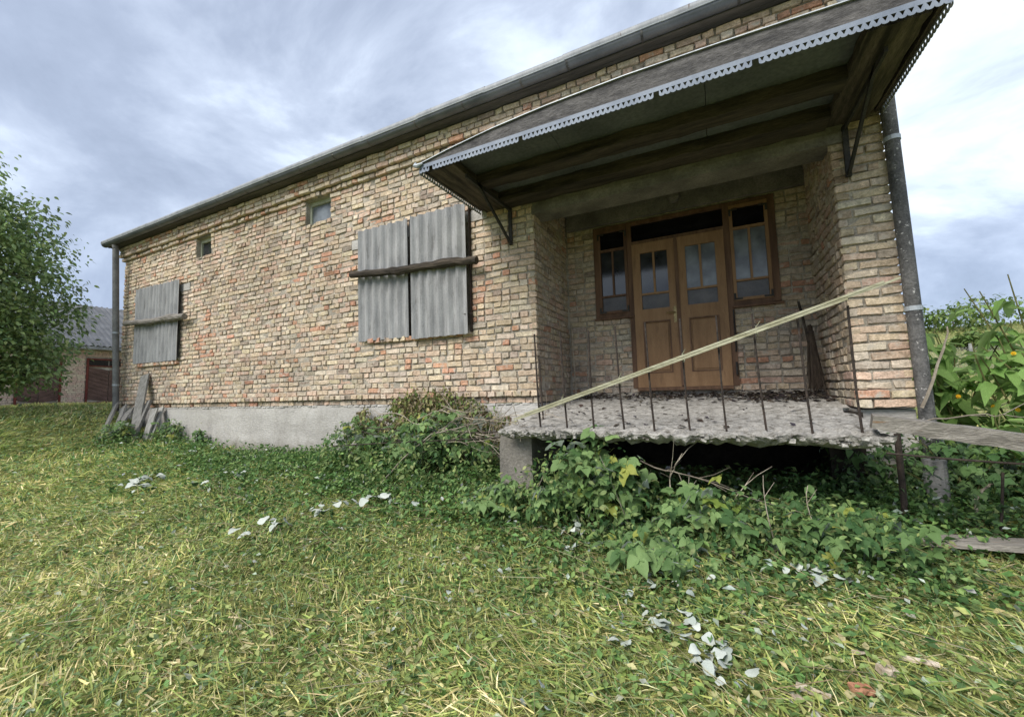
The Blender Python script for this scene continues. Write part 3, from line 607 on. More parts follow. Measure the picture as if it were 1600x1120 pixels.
# ------------------------------------------------------------------ canopy
canopy = thing('porch_canopy', 'dark flat porch canopy edged with pale lace-cut metal trim', 'canopy', (1.23, 0, 2.2))
CX0, CX1, CY = -.69, 3.155, -1.205
def zc(y): return 2.21+.036*(y-CY)
def ftop(x): return float(np.interp(x, [CX0, -.36, .1, .6, 1.3, 2.0, 2.8, CX1], [2.305, 2.355, 2.41, 2.445, 2.465, 2.455, 2.43, 2.41]))
xs = np.linspace(CX0, CX1, 24); mb = MB()
for i in range(23):
    a_, b_ = xs[i], xs[i+1]; y0 = CY-.005+random.uniform(-.004, .004)
    mb.v += [(a_, CY, 2.275), (b_, CY, 2.275), (b_, CY, ftop(b_)), (a_, CY, ftop(a_)), (a_, CY+.03, 2.275), (b_, CY+.03, 2.275), (b_, CY+.03, ftop(b_)), (a_, CY+.03, ftop(a_))]; k = len(mb.v)-8; mb.c += [(1, 1, 1)]*8
    mb.f += [(k, k+1, k+2, k+3), (k+4, k+7, k+6, k+5), (k+3, k+2, k+6, k+7), (k, k+4, k+5, k+1)]
mb.build('fascia_board', M['fasciawood'], canopy)
mb = MB()
for i in range(23):
    a_, b_ = xs[i], xs[i+1]; za, zb = ftop(a_)+.004, ftop(b_)+.004
    k = len(mb.v); mb.v += [(a_, CY-.016, za-.003), (b_, CY-.016, zb-.003), (b_, CY-.016, zb+.004), (a_, CY-.016, za+.004), (a_, 0, 2.62), (b_, 0, 2.62), (a_, 0, 2.60), (b_, 0, 2.60)]; mb.c += [(1, 1, 1)]*8
    mb.f += [(k, k+1, k+2, k+3), (k+3, k+2, k+5, k+4), (k+1, k, k+6, k+7)]
mb.build('roof_sheet', M['zinc'], canopy)
mb = MB(); mb.tube([(CX0-.05, CY+.0, 2.335), (CX0-.045, CY-.02, 2.30), (CX0-.01, CY-.025, 2.285), (CX0+.05, CY-.02, 2.30)], [.012, .02, .022, .01], 8); mb.build('bent_corner', M['zinc'], canopy)
# lace trim: band, then a row of arches with triangular holes
def lace(mb, P0, dirv, length, flip=1):
    P0 = np.array(P0, float); d = np.array(dirv, float); n = int(length/.040); p = length/n; nrm = np.cross(d, (0, 0, 1)); th = nrm*.0016
    def put(poly):
        k = len(mb.v); m_ = len(poly)
        for s_ in (-1, 1):
            for (x, z) in poly: mb.v.append(tuple(P0+d*x+np.array([0, 0, z])+th*s_)); mb.c.append((1, 1, 1))
        mb.f.append(tuple(range(k, k+m_))); mb.f.append(tuple(range(k+m_, k+2*m_))[::-1])
        for i in range(m_): mb.f.append((k+i, k+m_+i, k+m_+(i+1) % m_, k+(i+1) % m_))
    put([(0, .082), (length, .082), (length, .0474), (0, .0474)])
    for i in range(n):
        x = i*p
        if random.random() < .02: continue
        a1, a2, a3 = (x+p*.16, .047), (x+p*.84, .047), (x+p*.5, .017)
        sc = [(x+p*(.5-.5*math.cos(q*math.pi/8)), .014-.014*math.sin(q*math.pi/8)) for q in range(9)]
        put([(x, .0475), a1, a3, sc[4], sc[3], sc[2], sc[1], (x, .014)]); put([a2, (x+p, .0475), (x+p, .014), sc[7], sc[6], sc[5], sc[4], a3])
tz = 2.212
mb = MB(); lace(mb, (CX0, CY-.006, tz), (1, 0, 0), CX1-CX0); mb.build('lace_trim', M['lace'], canopy)
for x in (CX0-.004, CX1+.004):
    mb = MB(); lace(mb, (x, CY+.002, tz-.008), (0, 1, .036), -CY-.02); mb.build('lace_trim', M['zinc'], canopy)
for x in (CX0, CX1-.028):
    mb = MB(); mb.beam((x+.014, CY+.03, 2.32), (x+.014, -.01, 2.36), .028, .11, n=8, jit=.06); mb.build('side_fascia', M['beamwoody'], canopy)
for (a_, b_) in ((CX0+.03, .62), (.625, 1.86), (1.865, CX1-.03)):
    mb = MB(); mb.quad((a_, CY+.03, 2.318), (b_, CY+.03, 2.318), (b_, -.005, 2.362), (a_, -.005, 2.362)); mb.quad((a_, CY+.03, 2.324), (a_, -.005, 2.368), (b_, -.005, 2.368), (b_, CY+.03, 2.324)); mb.build('soffit_panel', M['shadeboard'], canopy)
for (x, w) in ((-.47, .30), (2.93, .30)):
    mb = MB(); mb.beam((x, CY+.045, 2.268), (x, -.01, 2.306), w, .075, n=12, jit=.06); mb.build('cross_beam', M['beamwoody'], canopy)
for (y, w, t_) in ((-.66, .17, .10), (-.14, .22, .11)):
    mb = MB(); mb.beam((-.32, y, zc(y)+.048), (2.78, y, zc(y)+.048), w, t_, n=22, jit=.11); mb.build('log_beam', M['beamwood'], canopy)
for (x, xo) in ((-.285, -.33), (2.915, .13)):
    mb = MB(); t_ = .016
    mb.beam((x, -.03, 2.235), (x, -.03, 1.79), .04, .028, upv=(0, 1, 0)); mb.beam((x, -.045, 1.81), (x, -.80, 2.225), .035, .02, upv=(1, 0, 0)); mb.beam((x, -.03, 2.222), (x, -1.0, 2.190), .04, .02, upv=(1, 0, 0)); mb.build('bracket', M['darkmetal'], canopy)

# ------------------------------------------------------------------ gutter and downpipes
GYc, GZc, GR = -.262, 3.575, .066
gut = thing('gutter', 'streaked pale metal gutter with dark round belly along the whole eave', 'gutter', (X0-.3, GYc, GZc))
seg = 14; xs = np.linspace(X0-.27, XR+.28, seg+1)
def profile(mb, a_, b_, pts):
    k = len(mb.v); m_ = len(pts)
    for x in (a_, b_):
        for (y, z) in pts: mb.v.append((x, y, z)); mb.c.append((1, 1, 1))
    for j in range(m_-1): mb.f.append((k+j, k+j+1, k+m_+j+1, k+m_+j))
for s in range(seg):
    a_, b_ = xs[s], xs[s+1]+.02; dz = random.uniform(-.004, .004); r = GR+(.0025 if s % 2 else 0)
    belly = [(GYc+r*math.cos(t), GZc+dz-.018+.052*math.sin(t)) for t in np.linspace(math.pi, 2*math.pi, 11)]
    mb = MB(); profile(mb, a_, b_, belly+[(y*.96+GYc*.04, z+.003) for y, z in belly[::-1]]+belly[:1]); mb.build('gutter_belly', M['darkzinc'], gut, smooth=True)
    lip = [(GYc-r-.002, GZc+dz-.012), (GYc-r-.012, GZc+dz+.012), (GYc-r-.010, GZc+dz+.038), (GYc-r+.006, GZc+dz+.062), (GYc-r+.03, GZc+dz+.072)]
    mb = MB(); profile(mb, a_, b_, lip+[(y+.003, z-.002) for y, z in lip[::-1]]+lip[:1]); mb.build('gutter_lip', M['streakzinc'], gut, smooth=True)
    mb = MB(); mb.tube([(a_, GYc-r-.006, GZc+dz-.014), (b_, GYc-r-.006, GZc+dz-.014)], .006, 6); mb.build('bead', M['zinc'], gut)
for i in range(19):
    x = X0-.1+i*.72+random.uniform(-.1, .1); mb = MB(); pts = [(GYc+(GR+.005)*math.cos(t), GZc-.019+.056*math.sin(t)) for t in np.linspace(math.pi, 2*math.pi, 9)]
    profile(mb, x-.012, x+.012, pts); mb.build('gutter_hook', M['pipe'], gut)
def downpipe(label, pts, rad, m, elbow, clampz):
    P = np.array(pts, float); o = thing('downpipe', label, 'downpipe', P[0])
    t = np.linspace(0, 1, 10)[:, None]; mb = MB(); mb.tube(list(P[0]+(P[1]-P[0])*t), rad, 18, cap=False); mb.build('pipe', m, o, smooth=True)
    mb = MB(); mb.tube([P[1]-(P[1]-P[0])*.02]+[np.array(q, float) for q in elbow], rad*.97, 18); mb.build('elbow', M['zinc'] if m is M['pipe'] else m, o, smooth=True)
    for z in clampz:
        q = P[0]+(P[1]-P[0])*(z-P[0][2])/(P[1][2]-P[0][2]); mb = MB(); mb.tube([q-(0, 0, .018), q+(0, 0, .018)], rad+.006, 18); mb.tube([q+(0, rad*.5, 0), q+(0, .13, 0)], .007, 5); mb.build('clamp', M['zinc'], o)
downpipe('tarred spotted downpipe beside the brick pillar of the porch', [(3.252, -.05, -.75), (3.194, -.05, 2.70)], .050, M['pipe'], [(3.20, -.06, 2.80), (3.15, -.12, 2.93), (3.00, -.24, 3.10), (2.93, -.262, 3.22), (2.93, -.262, 3.56)], (2.02, .62))
downpipe('grey downpipe at the far corner of the brick building', [(-9.77, -.13, -.14), (-9.90, -.22, 3.45)], .056, M['oldpipe'], [(-9.905, -.235, 3.55)], (1.55, .42))
mb = MB(); p = onY(1462, 745, -.35); mb.tube([p+np.array([0, 0, -.22]), p+np.array([0, 0, .12])], .065, 16); tag(mb.build('drain_pipe', M['oldpipe'], loc=p-np.array([0, 0, .22])), 'stub of grey drain pipe standing in the shade below the split timber', 'pipe')
mb = MB(); p = onY(1410, 760, -.62); mb.tube([(p[0], p[1], -1.05), (p[0], p[1], -.30)], .019, 8, jit=.05); tag(mb.build('iron_post', M['rust'], loc=(p[0], p[1], -1.05)), 'rusty iron post holding up the end of the split timber', 'post')

# ------------------------------------------------------------------ corrugated shutters and their bars
def sheet(x0, x1, z0, z1, y, pitch=.146, amp=.019, th=.007, tilt=0.):
    mb = MB(); n = int((x1-x0)/pitch*6); m_ = 8; top = []
    for side in (0, 1):
        for i in range(n+1):
            x = x0+(x1-x0)*i/n; w = amp*math.cos((x-x0)/pitch*2*math.pi)
            for j in range(m_+1):
                z = z0+(z1-z0)*j/m_+(random.uniform(-.004, .004) if j in (0, m_) else 0)
                mb.v.append((x+tilt*(j/m_-.5), y-w+side*th, z))
    mb.c = [(1, 1, 1)]*len(mb.v); q = m_+1; K_ = (n+1)*q
    for i in range(n):
        for j in range(m_): a_ = i*q+j; mb.f += [(a_, a_+q, a_+q+1, a_+1), (K_+a_, K_+a_+1, K_+a_+q+1, K_+a_+q)]
        for j in (0, m_): a_ = i*q+j; mb.f.append((a_, K_+a_, K_+a_+q, a_+q))
    for i in (0, n):
        for j in range(m_): a_ = i*q+j; mb.f.append((a_, a_+1, K_+a_+1, K_+a_))
    return mb
for (x0, x1, z0, z1, y, lab, tl) in ((-2.735, -1.832, .815, 2.44, -.045, 'left corrugated cement sheet covering the window nearest the porch', -.02), (-1.738, -.872, .775, 2.425, -.088, 'right stained corrugated cement sheet covering the window nearest the porch', -.015),
        (-9.30, -8.44, .85, 2.46, -.045, 'left corrugated cement sheet on the far window by the corner downpipe', 0), (-8.43, -7.545, .84, 2.44, -.06, 'right corrugated cement sheet on the far window by the corner downpipe', 0)):
    o = sheet(x0, x1, z0, z1, y, tilt=tl).build('corrugated_shutter', M['asbestos'], loc=((x0+x1)/2, y, z0)); tag(o, lab, 'shutter', 'corrugated sheets over the windows')
    if x0 == -1.738:
        o2 = MB(); o2.box(-1.84, -1.735, -.012, -.004, .82, 2.42); o2.build('seam_shade_strip', M['rust'], warehouse)  # added dark strip standing in for the shade in the sheet gap
def bar_log(a, b, r, lab):
    a = np.array(a, float); b = np.array(b, float); mb = MB(); n = 22; pts = []; rr = []
    for i in range(n+1):
        t_ = i/n; pts.append(a+(b-a)*t_+np.array([0, random.uniform(-.004, .004), .018*math.sin(t_*9+1)*.6+random.uniform(-.006, .006)])); rr.append(r*(.92+.22*math.exp(-((t_-.42)/.05)**2)+.25*math.exp(-((t_-.78)/.05)**2)+random.uniform(-.06, .06)))
    mb.tube(pts, rr, 10, jit=.09); tag(mb.build('wooden_bar', M['beamwood'] if a[0] > -5 else M['oldwood'], loc=(a+b)/2-np.array([0, 0, r])), lab, 'bar', 'rough bars across the shutters')
bar_log((-2.80, -.13, 1.765), (-.70, -.13, 1.655), .052, 'dark knotty rough log across the pair of sheets nearest the porch')
bar_log((-9.55, -.12, 1.725), (-7.20, -.12, 1.65), .062, 'grey weathered bar across the far boarded window')
mb = MB(); mb.beam((-.860, -.02, .80), (-.862, -.02, 2.4), .016, .05, upv=(0, 1, 0), n=8, jit=.1); mb.build('shutter_jamb', M['rust'], warehouse)
for z in (1.02, 1.72):
    mb = MB(); mb.tube([(-.93, -.085, z), (-.80, -.075, z-.003)], .005, 5); mb.build('hook_nail', M['rust'], warehouse)

# ------------------------------------------------------------------ broom and stick in the recess
br = thing('broom', 'twig besom leaning against the right wall of the porch recess', 'broom', (2.72, .95, -.06))
mb = MB(); mb.tube([(2.73, .97, .25), (2.695, .99, .62), (2.66, 1.06, .95)], .013, 7); mb.build('handle', M['beamwood'], br)
mb = MB()
for i in range(130):
    a_ = random.uniform(0, 6.28); r = math.sqrt(random.random()); t0_ = (2.728+.02*r*math.cos(a_), .975+.02*r*math.sin(a_), random.uniform(.55, .68)); mid = (2.735+.055*r*math.cos(a_), .96+.055*r*math.sin(a_), .3); e = (2.735+.085*r*math.cos(a_+.2)+random.uniform(-.015, .015), .94+.07*r*math.sin(a_+.2), random.uniform(-.05, .06))
    mb.tube([t0_, mid, e], [.004, .0035, .002], 4, cap=False)
mb.build('bristles', M['broom'], br)
mb = MB()
for z in (.60, .50): mb.tube([(2.727, .975, z-.01), (2.727, .975, z+.01)], .034, 10)
mb.build('binding', M['rust'], br)
mb = MB(); mb.tube([(.12, 1.0, -.03), (.075, 1.08, .5), (.05, 1.135, .95)], [.010, .009, .008], 6, jit=.1); tag(mb.build('stick', M['twig'], loc=(.12, 1.0, -.03)), 'thin bare stick leaning in the left corner of the porch recess', 'stick')

# ------------------------------------------------------------------ timbers
def timber(name, a, b, w, t_, m, lab, cat, group=None, jit=.08, upv=(0, 0, 1), n=10, taper=1.):
    mb = MB(); mb.beam(a, b, w, t_, upv=upv, n=n, jit=jit, taper=taper); a = np.array(a, float); b = np.array(b, float)
    return tag(mb.build(name, m, loc=a if a[2] < b[2] else b), lab, cat, group)
timber('split_timber', (2.655, -1.03, -.185), (3.95, -1.28, -.40), .17, .085, M['splitwood'], 'thick grey split timber resting on the right end of the porch slab', 'timber', 'old timbers by the porch', .10, n=16)
a_ = hit(1405, 852); timber('old_plank', (2.765, -.86, -.925), (4.3, -1.02, -.80), .16, .035, M['splitwood'], 'low grey plank lying among the weeds at the right edge', 'plank', 'old timbers by the porch', .08, n=12)
BRD = [((227, 586), (207, 690), .20, .03, 'tallest grey board leaning on the brick wall by the far downpipe'), ((183, 630), (152, 694), .13, .035, 'leftmost short board leaning outward beside the far downpipe'), ((204, 640), (166, 692), .22, .03, 'wide pale board second from the left in the leaning pile'),
       ((213, 650), (190, 693), .20, .03, 'short broad pale board at the front of the leaning pile'), ((234, 626), (203, 695), .08, .05, 'narrow square lath propped in front of the tallest board'), ((243, 638), (224, 692), .13, .03, 'splintered brown board right of the tallest board'), ((251, 637), (240, 690), .16, .03, 'round-topped dark board at the right end of the leaning pile'), ((195, 634), (172, 690), .12, .03, 'thin dark board between the two left boards of the leaning pile')]
for k, (tp, bt, w, t_, lab) in enumerate(BRD):
    b = hit(*bt); b = np.array([b[0], min(b[1], -.35), 0.]); b[2] = zg(b[0], b[1])-.03
    tpp = onY(tp[0], tp[1], -.06-.05*(k % 3))
    timber('weathered_board', b, tpp, w, t_, M['greyboard'], lab, 'board', 'boards leaning at the far corner', .07, upv=(.25, -1, .3), n=8)
CH_ = [((1272, 1095), .055, .012, 'chip', 'pale splinter lying on its own left of the reddish chip'), ((1388, 1062), .03, .02, 'chip', 'short upright-looking grey chip near the bottom right'), ((1437, 1046), .06, .010, 'chip', 'long thin pale splinter in the cut grass at lower right'), ((1347, 1092), .035, .02, 'redchip', 'reddish brick fragment in the dry grass at lower right'), ((1247, 1105), .016, .01, 'chip', 'tiny pale chip beside the bottom splinter'), ((1345, 1032), .03, .008, 'chip', 'thin pale sliver among the clippings above the chips')]
for (px, l, w, m, lab) in CH_:
    p = hit(*px); p[2] += .035; az = random.uniform(-.6, .6); d = np.array([math.cos(az), math.sin(az), random.uniform(-.1, .1)])
    timber('wood_chip' if m == 'chip' else 'brick_fragment', p-d*l, p+d*l, w*2, w*1.2, M[m], lab, 'fragment', 'chips in the grass', .25, n=5)

# ------------------------------------------------------------------ shed behind, seen past the far corner
shed = thing('shed', 'low brick shed with grey corrugated roof and red-framed doors behind the tree', 'shed', (-20, 0, -.05))
SX = -20.0; ze = 2.24
mb = MB(); sdoors = [(.9, 1.92, 0, 1.75), (2.70, 3.9, 0, 1.78)]
mb.box(SX-5, SX-.02, -4.9, 9, -.4, ze-.05); mb.build('wall', M['mortar'], shed)
b_all = MB()
for c in range(0, 28):
    z0 = .05+c*.078; u = -5.0
    while u < 6.5:
        l = BL if (c % 2) else BHD*1.0; l *= random.uniform(.97, 1.03); um = u+l/2
        if not any(d_[0]-.06 < um < d_[1]+.06 and z0 < d_[3] for d_ in sdoors) and z0 < ze-.2:
            c_ = PAL[random.choice(['tan', 'pink', 'yellow', 'tan', 'pink'])]; b_all.box(SX-.02, SX, u, u+l-.012, z0, z0+.066, jit=.003, col=c_)
        u += l
b_all.build('brick_courses', M['shedbrick'], shed, kind='stuff')
for d_ in sdoors:
    f_ = MB()
    for (y0, y1, z0, z1) in ((d_[0]-.06, d_[0], 0, d_[3]), (d_[1], d_[1]+.06, 0, d_[3]), (d_[0], d_[1], d_[3]-.06, d_[3]), (d_[0], d_[1], d_[3]-.32, d_[3]-.28), (d_[0], d_[1], .02, .08)): f_.box(SX-.03, SX+.03, y0, y1, z0, z1)
    fo = f_.build('door', M['shedframe'], shed)
    lw = (d_[1]-d_[0])/2
    for k in range(2):
        y0 = d_[0]+k*lw; n = 9; zt = d_[3]-.34
        for q in range(n):
            z0 = .09+q*(zt-.09)/n; z1 = z0+(zt-.09)/n-.012; s_ = .22*(1 if k else -1); pb = MB(); m_ = (y0+lw/2)
            pb.prism([(y0+.01, np.clip(z0-s_/2, .09, zt)), (y0+lw-.01, np.clip(z0+s_/2, .09, zt)), (y0+lw-.01, np.clip(z1+s_/2, .1, zt+.001)), (y0+.01, np.clip(z1-s_/2, .1, zt+.001))], 0, SX-.02, SX+.012+.004*(q % 2)); pb.build('plank', M['sheddoor'], fo)
        p = MB(); p.box(SX-.02, SX, y0+.02, y0+lw-.02, d_[3]-.27, d_[3]-.07); p.build('pane', M['glassdark'], fo)
mb = MB(); n = 230; y0, y1 = -5.2, 9.2
for i in range(n+1):
    y = y0+(y1-y0)*i/n; w = .03*math.cos(y/.177*2*math.pi)
    mb.v += [(SX+.35, y, ze+w), (SX-3.2, y, ze+2.15+w), (SX-6.8, y, ze+w)]; mb.c += [(1, 1, 1)]*3
for i in range(n): mb.f += [(3*i, 3*i+3, 3*i+4, 3*i+1), (3*i+1, 3*i+4, 3*i+5, 3*i+2)]
mb.build('roof', M['shedroof'], shed, smooth=True)
mb = MB(); mb.box(SX+.33, SX+.36, -5.2, 9.2, ze-.13, ze-.03); mb.box(SX-.1, SX+.33, -5.2, 9.2, ze-.08, ze-.055); mb.build('eave_board', M['pipegrey'], shed)
mb = MB(); mb.box(SX-.1, SX+2.2, -8, 9, -.3, .0, jit=0); mb.build('pavement', M['pavement']).__setitem__('kind', 'structure')

# ------------------------------------------------------------------ vegetation
GREENS = [(.045, .10, .025), (.07, .13, .03), (.10, .16, .045), (.035, .07, .02)]
# mown grass: lying and standing blades, denser near the place the picture was taken from
def blades(n, rmin, rmax, a0, a1):
    r = rng.uniform(rmin, rmax, n); a = rng.uniform(a0, a1, n); x = CAM[0]+r*np.sin(a); y = CAM[1]+r*np.cos(a)
    ok = ~((y > -.02) & (x > X0-.1) & (x < XR+.05)) & (x > -19.5+2.0)
    return x[ok], y[ok], r[ok]
x, y, r = blades(430000, .75, 15, -1.75, 1.25)
n = len(x); tuft = np.sin(x*4.1+1.3*np.sin(y*3.7))*np.sin(y*4.9+1.7*np.sin(x*2.9)); patch = np.sin(x*1.9+.7*np.sin(y*2.3))*np.sin(y*1.6+1.1*np.sin(x*1.3))+.6*np.sin(x*4.7+y*3.1)*np.sin(y*5.3-x*2)+rng.normal(0, .35, n)
clump = np.sin(x*7.3+2*np.sin(y*5))*np.sin(y*8.1+x*3)
tone = np.clip(1.02+.17*patch, .62, 1.4); ln = rng.uniform(.03, .115, n)*(1+.35*clump)*(1+.03*r)*np.where(tuft > .55, 1.12, .92); wd = (.0030+.0010*r)*rng.uniform(.5, 1.6, n)
lie = rng.random(n) < np.clip(.66-.28*(tuft > .55), 0, 1)
tilt = np.where(lie, rng.normal(-.10, .16, n), rng.uniform(-1.25, -.4, n)); flow = 2.6+.9*np.sin(x*.9)+.8*np.sin(y*1.4+x*.5)
az = np.where(rng.random(n) < .55, flow+rng.normal(0, .5, n), rng.uniform(0, 6.28, n))
straw = patch > .75
colr = pick(n, [(.20, .25, .065), (.26, .29, .08), (.32, .33, .10), (.12, .19, .06), (.17, .25, .11)], [3, 3, 2, 2, 2], .25)
cs = pick(n, [(.48, .42, .19), (.40, .36, .15), (.56, .50, .27), (.30, .31, .10)], None, .25); pst = np.clip(.06+.22*np.clip(patch+.2, 0, 1.5)+.30*ss(-1.9, -3.3, y)+.22*ss(1.8, 3.2, x)*ss(-1.2, -2.2, y), 0, .8)
colr = np.where((rng.random(n) < pst)[:, None], cs, colr)
colr = colr*tone[:, None]*np.array([1.56, 1.55, 1.64])
z = zg(x, y)+np.where(lie, rng.uniform(.004, .045, n)*(1+.6*clump), 0)
P = np.stack([x, y, z], 1); R = frames(n, az, tilt, rng.normal(0, .6, n))
bl = np.array([(0, -.5, 0), (0, .5, 0), (.55, .42, .02), (.55, -.42, .02), (1, 0, -.10)])
Vb = np.zeros((n, 5, 3)); 
loc = np.stack([bl[None, :, 0]*ln[:, None], bl[None, :, 1]*wd[:, None], bl[None, :, 2]*ln[:, None]], 2)
Vb = np.einsum('nij,nkj->nki', R, loc)+P[:, None]
base = (np.arange(n)*5)[:, None]
F = np.concatenate([base+np.array([[0, 3, 2]]), base+np.array([[0, 2, 1]]), base+np.array([[3, 4, 2]])])
grass = bigmesh('grass', Vb.reshape(-1, 3), F, np.repeat(colr, 5, 0), M['grass'], kind='stuff')
grass['label'] = 'mown green and straw coloured grass around the building'
x, y, r = blades(90000, .8, 11, -1.75, 1.25); n = len(x)
cl = scatter('grass_clippings', np.stack([x, y, zg(x, y)+rng.uniform(.01, .06, n)], 1), frames(n, rng.uniform(0, 6.28, n), rng.normal(.05, .35, n), rng.normal(0, .5, n)), rng.uniform(.018, .05, n)*(1+.05*r), pick(n, [(.27, .37, .11), (.18, .29, .09), (.38, .43, .15), (.52, .48, .24), (.13, .21, .08), (.42, .47, .36)], [4, 4, 3, 2, 2, .7], .25), SMALL, M['leafstuff'])
# rough grass further away on the rise to the right and towards the shed
def far_grass(name, n, xa, xb, ya, yb, h):
    x = rng.uniform(xa, xb, n); y = rng.uniform(ya, yb, n); P = np.stack([x, y, zg(x, y)], 1)
    S = rng.uniform(.6, 1.4, n)*h
    return scatter(name, P, frames(n, rng.uniform(0, 6.28, n), rng.uniform(-1.4, -.5, n)), S, pick(n, [(.30, .35, .11), (.38, .39, .15), (.44, .40, .19), (.24, .31, .10)], None, .2), (np.array([(0, .05, 0), (0, -.05, 0), (.6, 0, .03), (1, 0, -.1)]), [(0, 1, 2), (0, 2, 3)]), M['grass'])
far_grass('meadow_grass', 26000, 3.6, 30, 3, 55, .30)
far_grass('lawn_grass', 16000, -17.5, -10.3, -3, 6, .13)
# low broad-leaved weeds in front of the porch and wall
n = 120000; x = rng.uniform(-8.5, 4.6, n); y = -rng.gamma(1.7, .62, n)-.02
keep = (y > -3.6) & (rng.random(n) < np.clip(.25+.75*ss(-7, -2.5, x), 0, 1)*np.clip(1.15-.30*np.abs(y), .06, 1)*(.55+.45*np.sin(x*3.1+y*2)*np.sin(y*4.3-x))); x = x[keep]; y = y[keep]; n = len(x)
hh = rng.uniform(.01, .16, n)*np.clip(1.3+y*.45, .25, 1.3); P = np.stack([x, y, zg(x, y)+hh], 1)
cc = pick(n, [(.11, .22, .065), (.16, .28, .085), (.22, .34, .11), (.07, .14, .045), (.30, .40, .13), (.50, .55, .49)], [4, 4, 2.4, 3, .8, .42], .25)
wd_ = scatter('ground_weeds', P, frames(n, rng.uniform(0, 6.28, n), rng.normal(.1, .5, n), rng.normal(0, .5, n)), rng.uniform(.022, .075, n), cc, SMALL, M['leafstuff'])
wd_['label'] = 'low leafy weeds covering the ground in front of the porch'
# stalks and clippings among the weeds
n = 4200; x = rng.uniform(-4, 4.4, n); y = rng.uniform(-3.4, -.5, n); P = np.stack([x, y, zg(x, y)+rng.uniform(.01, .07, n)], 1)
stk = (np.array([(0, .006, 0), (0, -.006, 0), (1, -.004, 0), (1, .004, 0), (0, 0, .01), (1, 0, .006)]), [(0, 1, 2, 3), (0, 4, 5, 3)])
ds = scatter('dry_stalks', P, frames(n, rng.normal(2.7, .9, n), rng.normal(-.06, .18, n)), rng.uniform(.08, .32, n), pick(n, [(.36, .31, .18), (.27, .22, .12), (.42, .38, .24), (.18, .20, .07)], None, .2), stk, M['grass'])

LM = {}
def lm(kind, tpl, key):
    if (kind, key) not in LM: LM[(kind, key)] = [tpl_mesh('leaf', (tpl[0]*np.array([1, random.uniform(.8, 1.2), random.uniform(.2, 2.6)])+rng.normal(0, .022, tpl[0].shape)*np.array([1, 1, 1.6]), tpl[1]), M[kind], 1.) for _ in range(6)]
    return LM[(kind, key)]
def put_leaf(parent, kind, tpl, key, p, az, tilt, roll, s, name='leaf'):
    o = bpy.data.objects.new(name, random.choice(lm(kind, tpl, key))); COL.objects.link(o); o.parent = parent
    R = frames(1, np.array([az]), np.array([tilt]), np.array([roll]))[0]; m4 = Matrix.Identity(4)
    for i in range(3):
        for j in range(3): m4[i][j] = R[i, j]*s
        m4[i][3] = p[i]-rootloc(parent)[i]
    o.matrix_local = m4; return o
def bush(name, label, cat, base, spread, h, nleaf, leafsize, kind='bramble', tpl=TRI, key='tri', nstem=9, nfill=900, fillc=None, yellow=0., face=-1.57, group=None, flat=.7):
    base = np.array(base, float); base[2] = zg(base[0], base[1]); o = thing(name, label, cat, base, group)
    sm = MB(); tips = []
    for k in range(nstem):
        a_ = random.uniform(0, 6.28); r = random.uniform(.3, 1)
        e = base+np.array([spread*r*math.cos(a_), spread*flat*r*math.sin(a_), 0]); e[2] = zg(e[0], e[1])+h*random.uniform(.35, 1)*(1-.45*r*r)
        m_ = (base+e)/2+np.array([0, 0, h*.45]); pts = [base+(random.uniform(-.05, .05), random.uniform(-.05, .05), -.03), m_, e]; q = [(1-t)**2*pts[0]+2*t*(1-t)*pts[1]+t*t*pts[2] for t in np.linspace(0, 1, 7)]
        sm.tube(q, np.linspace(.006, .0025, 7), 5); tips.append(q)
    sm.build('stem', M['stem'], o)
    for k in range(nleaf):
        q = random.choice(tips); t_ = random.uniform(.35, 1); p = q[min(6, int(t_*6))]+np.random.default_rng(k).normal(0, .0, 3)+np.array([random.gauss(0, spread*.16), random.gauss(0, spread*.13), random.gauss(.02, h*.10)])
        p[2] = max(p[2], zg(p[0], p[1])+.03); az = face+random.gauss(0, 1.0)
        kk = 'yellowleaf' if random.random() < yellow else kind
        put_leaf(o, kk, tpl, key, p, az, random.uniform(-.15, .95), random.gauss(0, .35), leafsize*random.choice([.55, .75, .9, 1, 1.1, 1.35]))
    if nfill:
        th = rng.uniform(0, 6.28, nfill); rr = np.sqrt(rng.random(nfill)); x = base[0]+spread*rr*np.cos(th); y = base[1]+spread*flat*rr*np.sin(th)
        x = x+rng.normal(0, .05, nfill); ytop = np.where((x > X0) & (x < 0) | (x > X1), -.03, 2 if x.mean() > X1 else -.03); y = np.minimum(y, ytop) if base[1] < 0 else y
        z = zg(x, y)+h*(1-.6*rr**2)*rng.uniform(.05, .95, nfill); cc = pick(nfill, fillc or [(.06, .13, .045), (.12, .21, .07), (.21, .31, .10), (.28, .34, .13)], None, .25)
        scatter('foliage', np.stack([x, y, z], 1), frames(nfill, rng.uniform(0, 6.28, nfill), rng.normal(.3, .5, nfill), rng.normal(0, .4, nfill)), rng.uniform(.35, .75, nfill)*leafsize, cc, OVAL, M['leafstuff'], o)
    return o
GRP = 'bramble clumps around the porch'
bush('bramble', 'large bright bramble clump with broad leaves below the middle of the slab', 'bramble', (.82, -1.12, 0), .58, .74, 270, .088, nfill=1700, yellow=.06, group=GRP)
bush('bramble', 'bramble clump with yellowing leaves below the right half of the slab', 'bramble', (1.80, -1.15, 0), .5, .38, 150, .08, nfill=1100, yellow=.16, group=GRP)
bush('bramble', 'dark bramble clump sprawling in front of the low plank', 'bramble', (2.4, -1.15, 0), .6, .36, 190, .068, 'brambledark', nfill=1800, yellow=.04, group=GRP)
bush('bramble', 'broad-leaved bramble growing against the plinth left of the porch', 'bramble', (-1.1, -.6, 0), .9, .82, 240, .092, nfill=2300, yellow=.03, group=GRP)
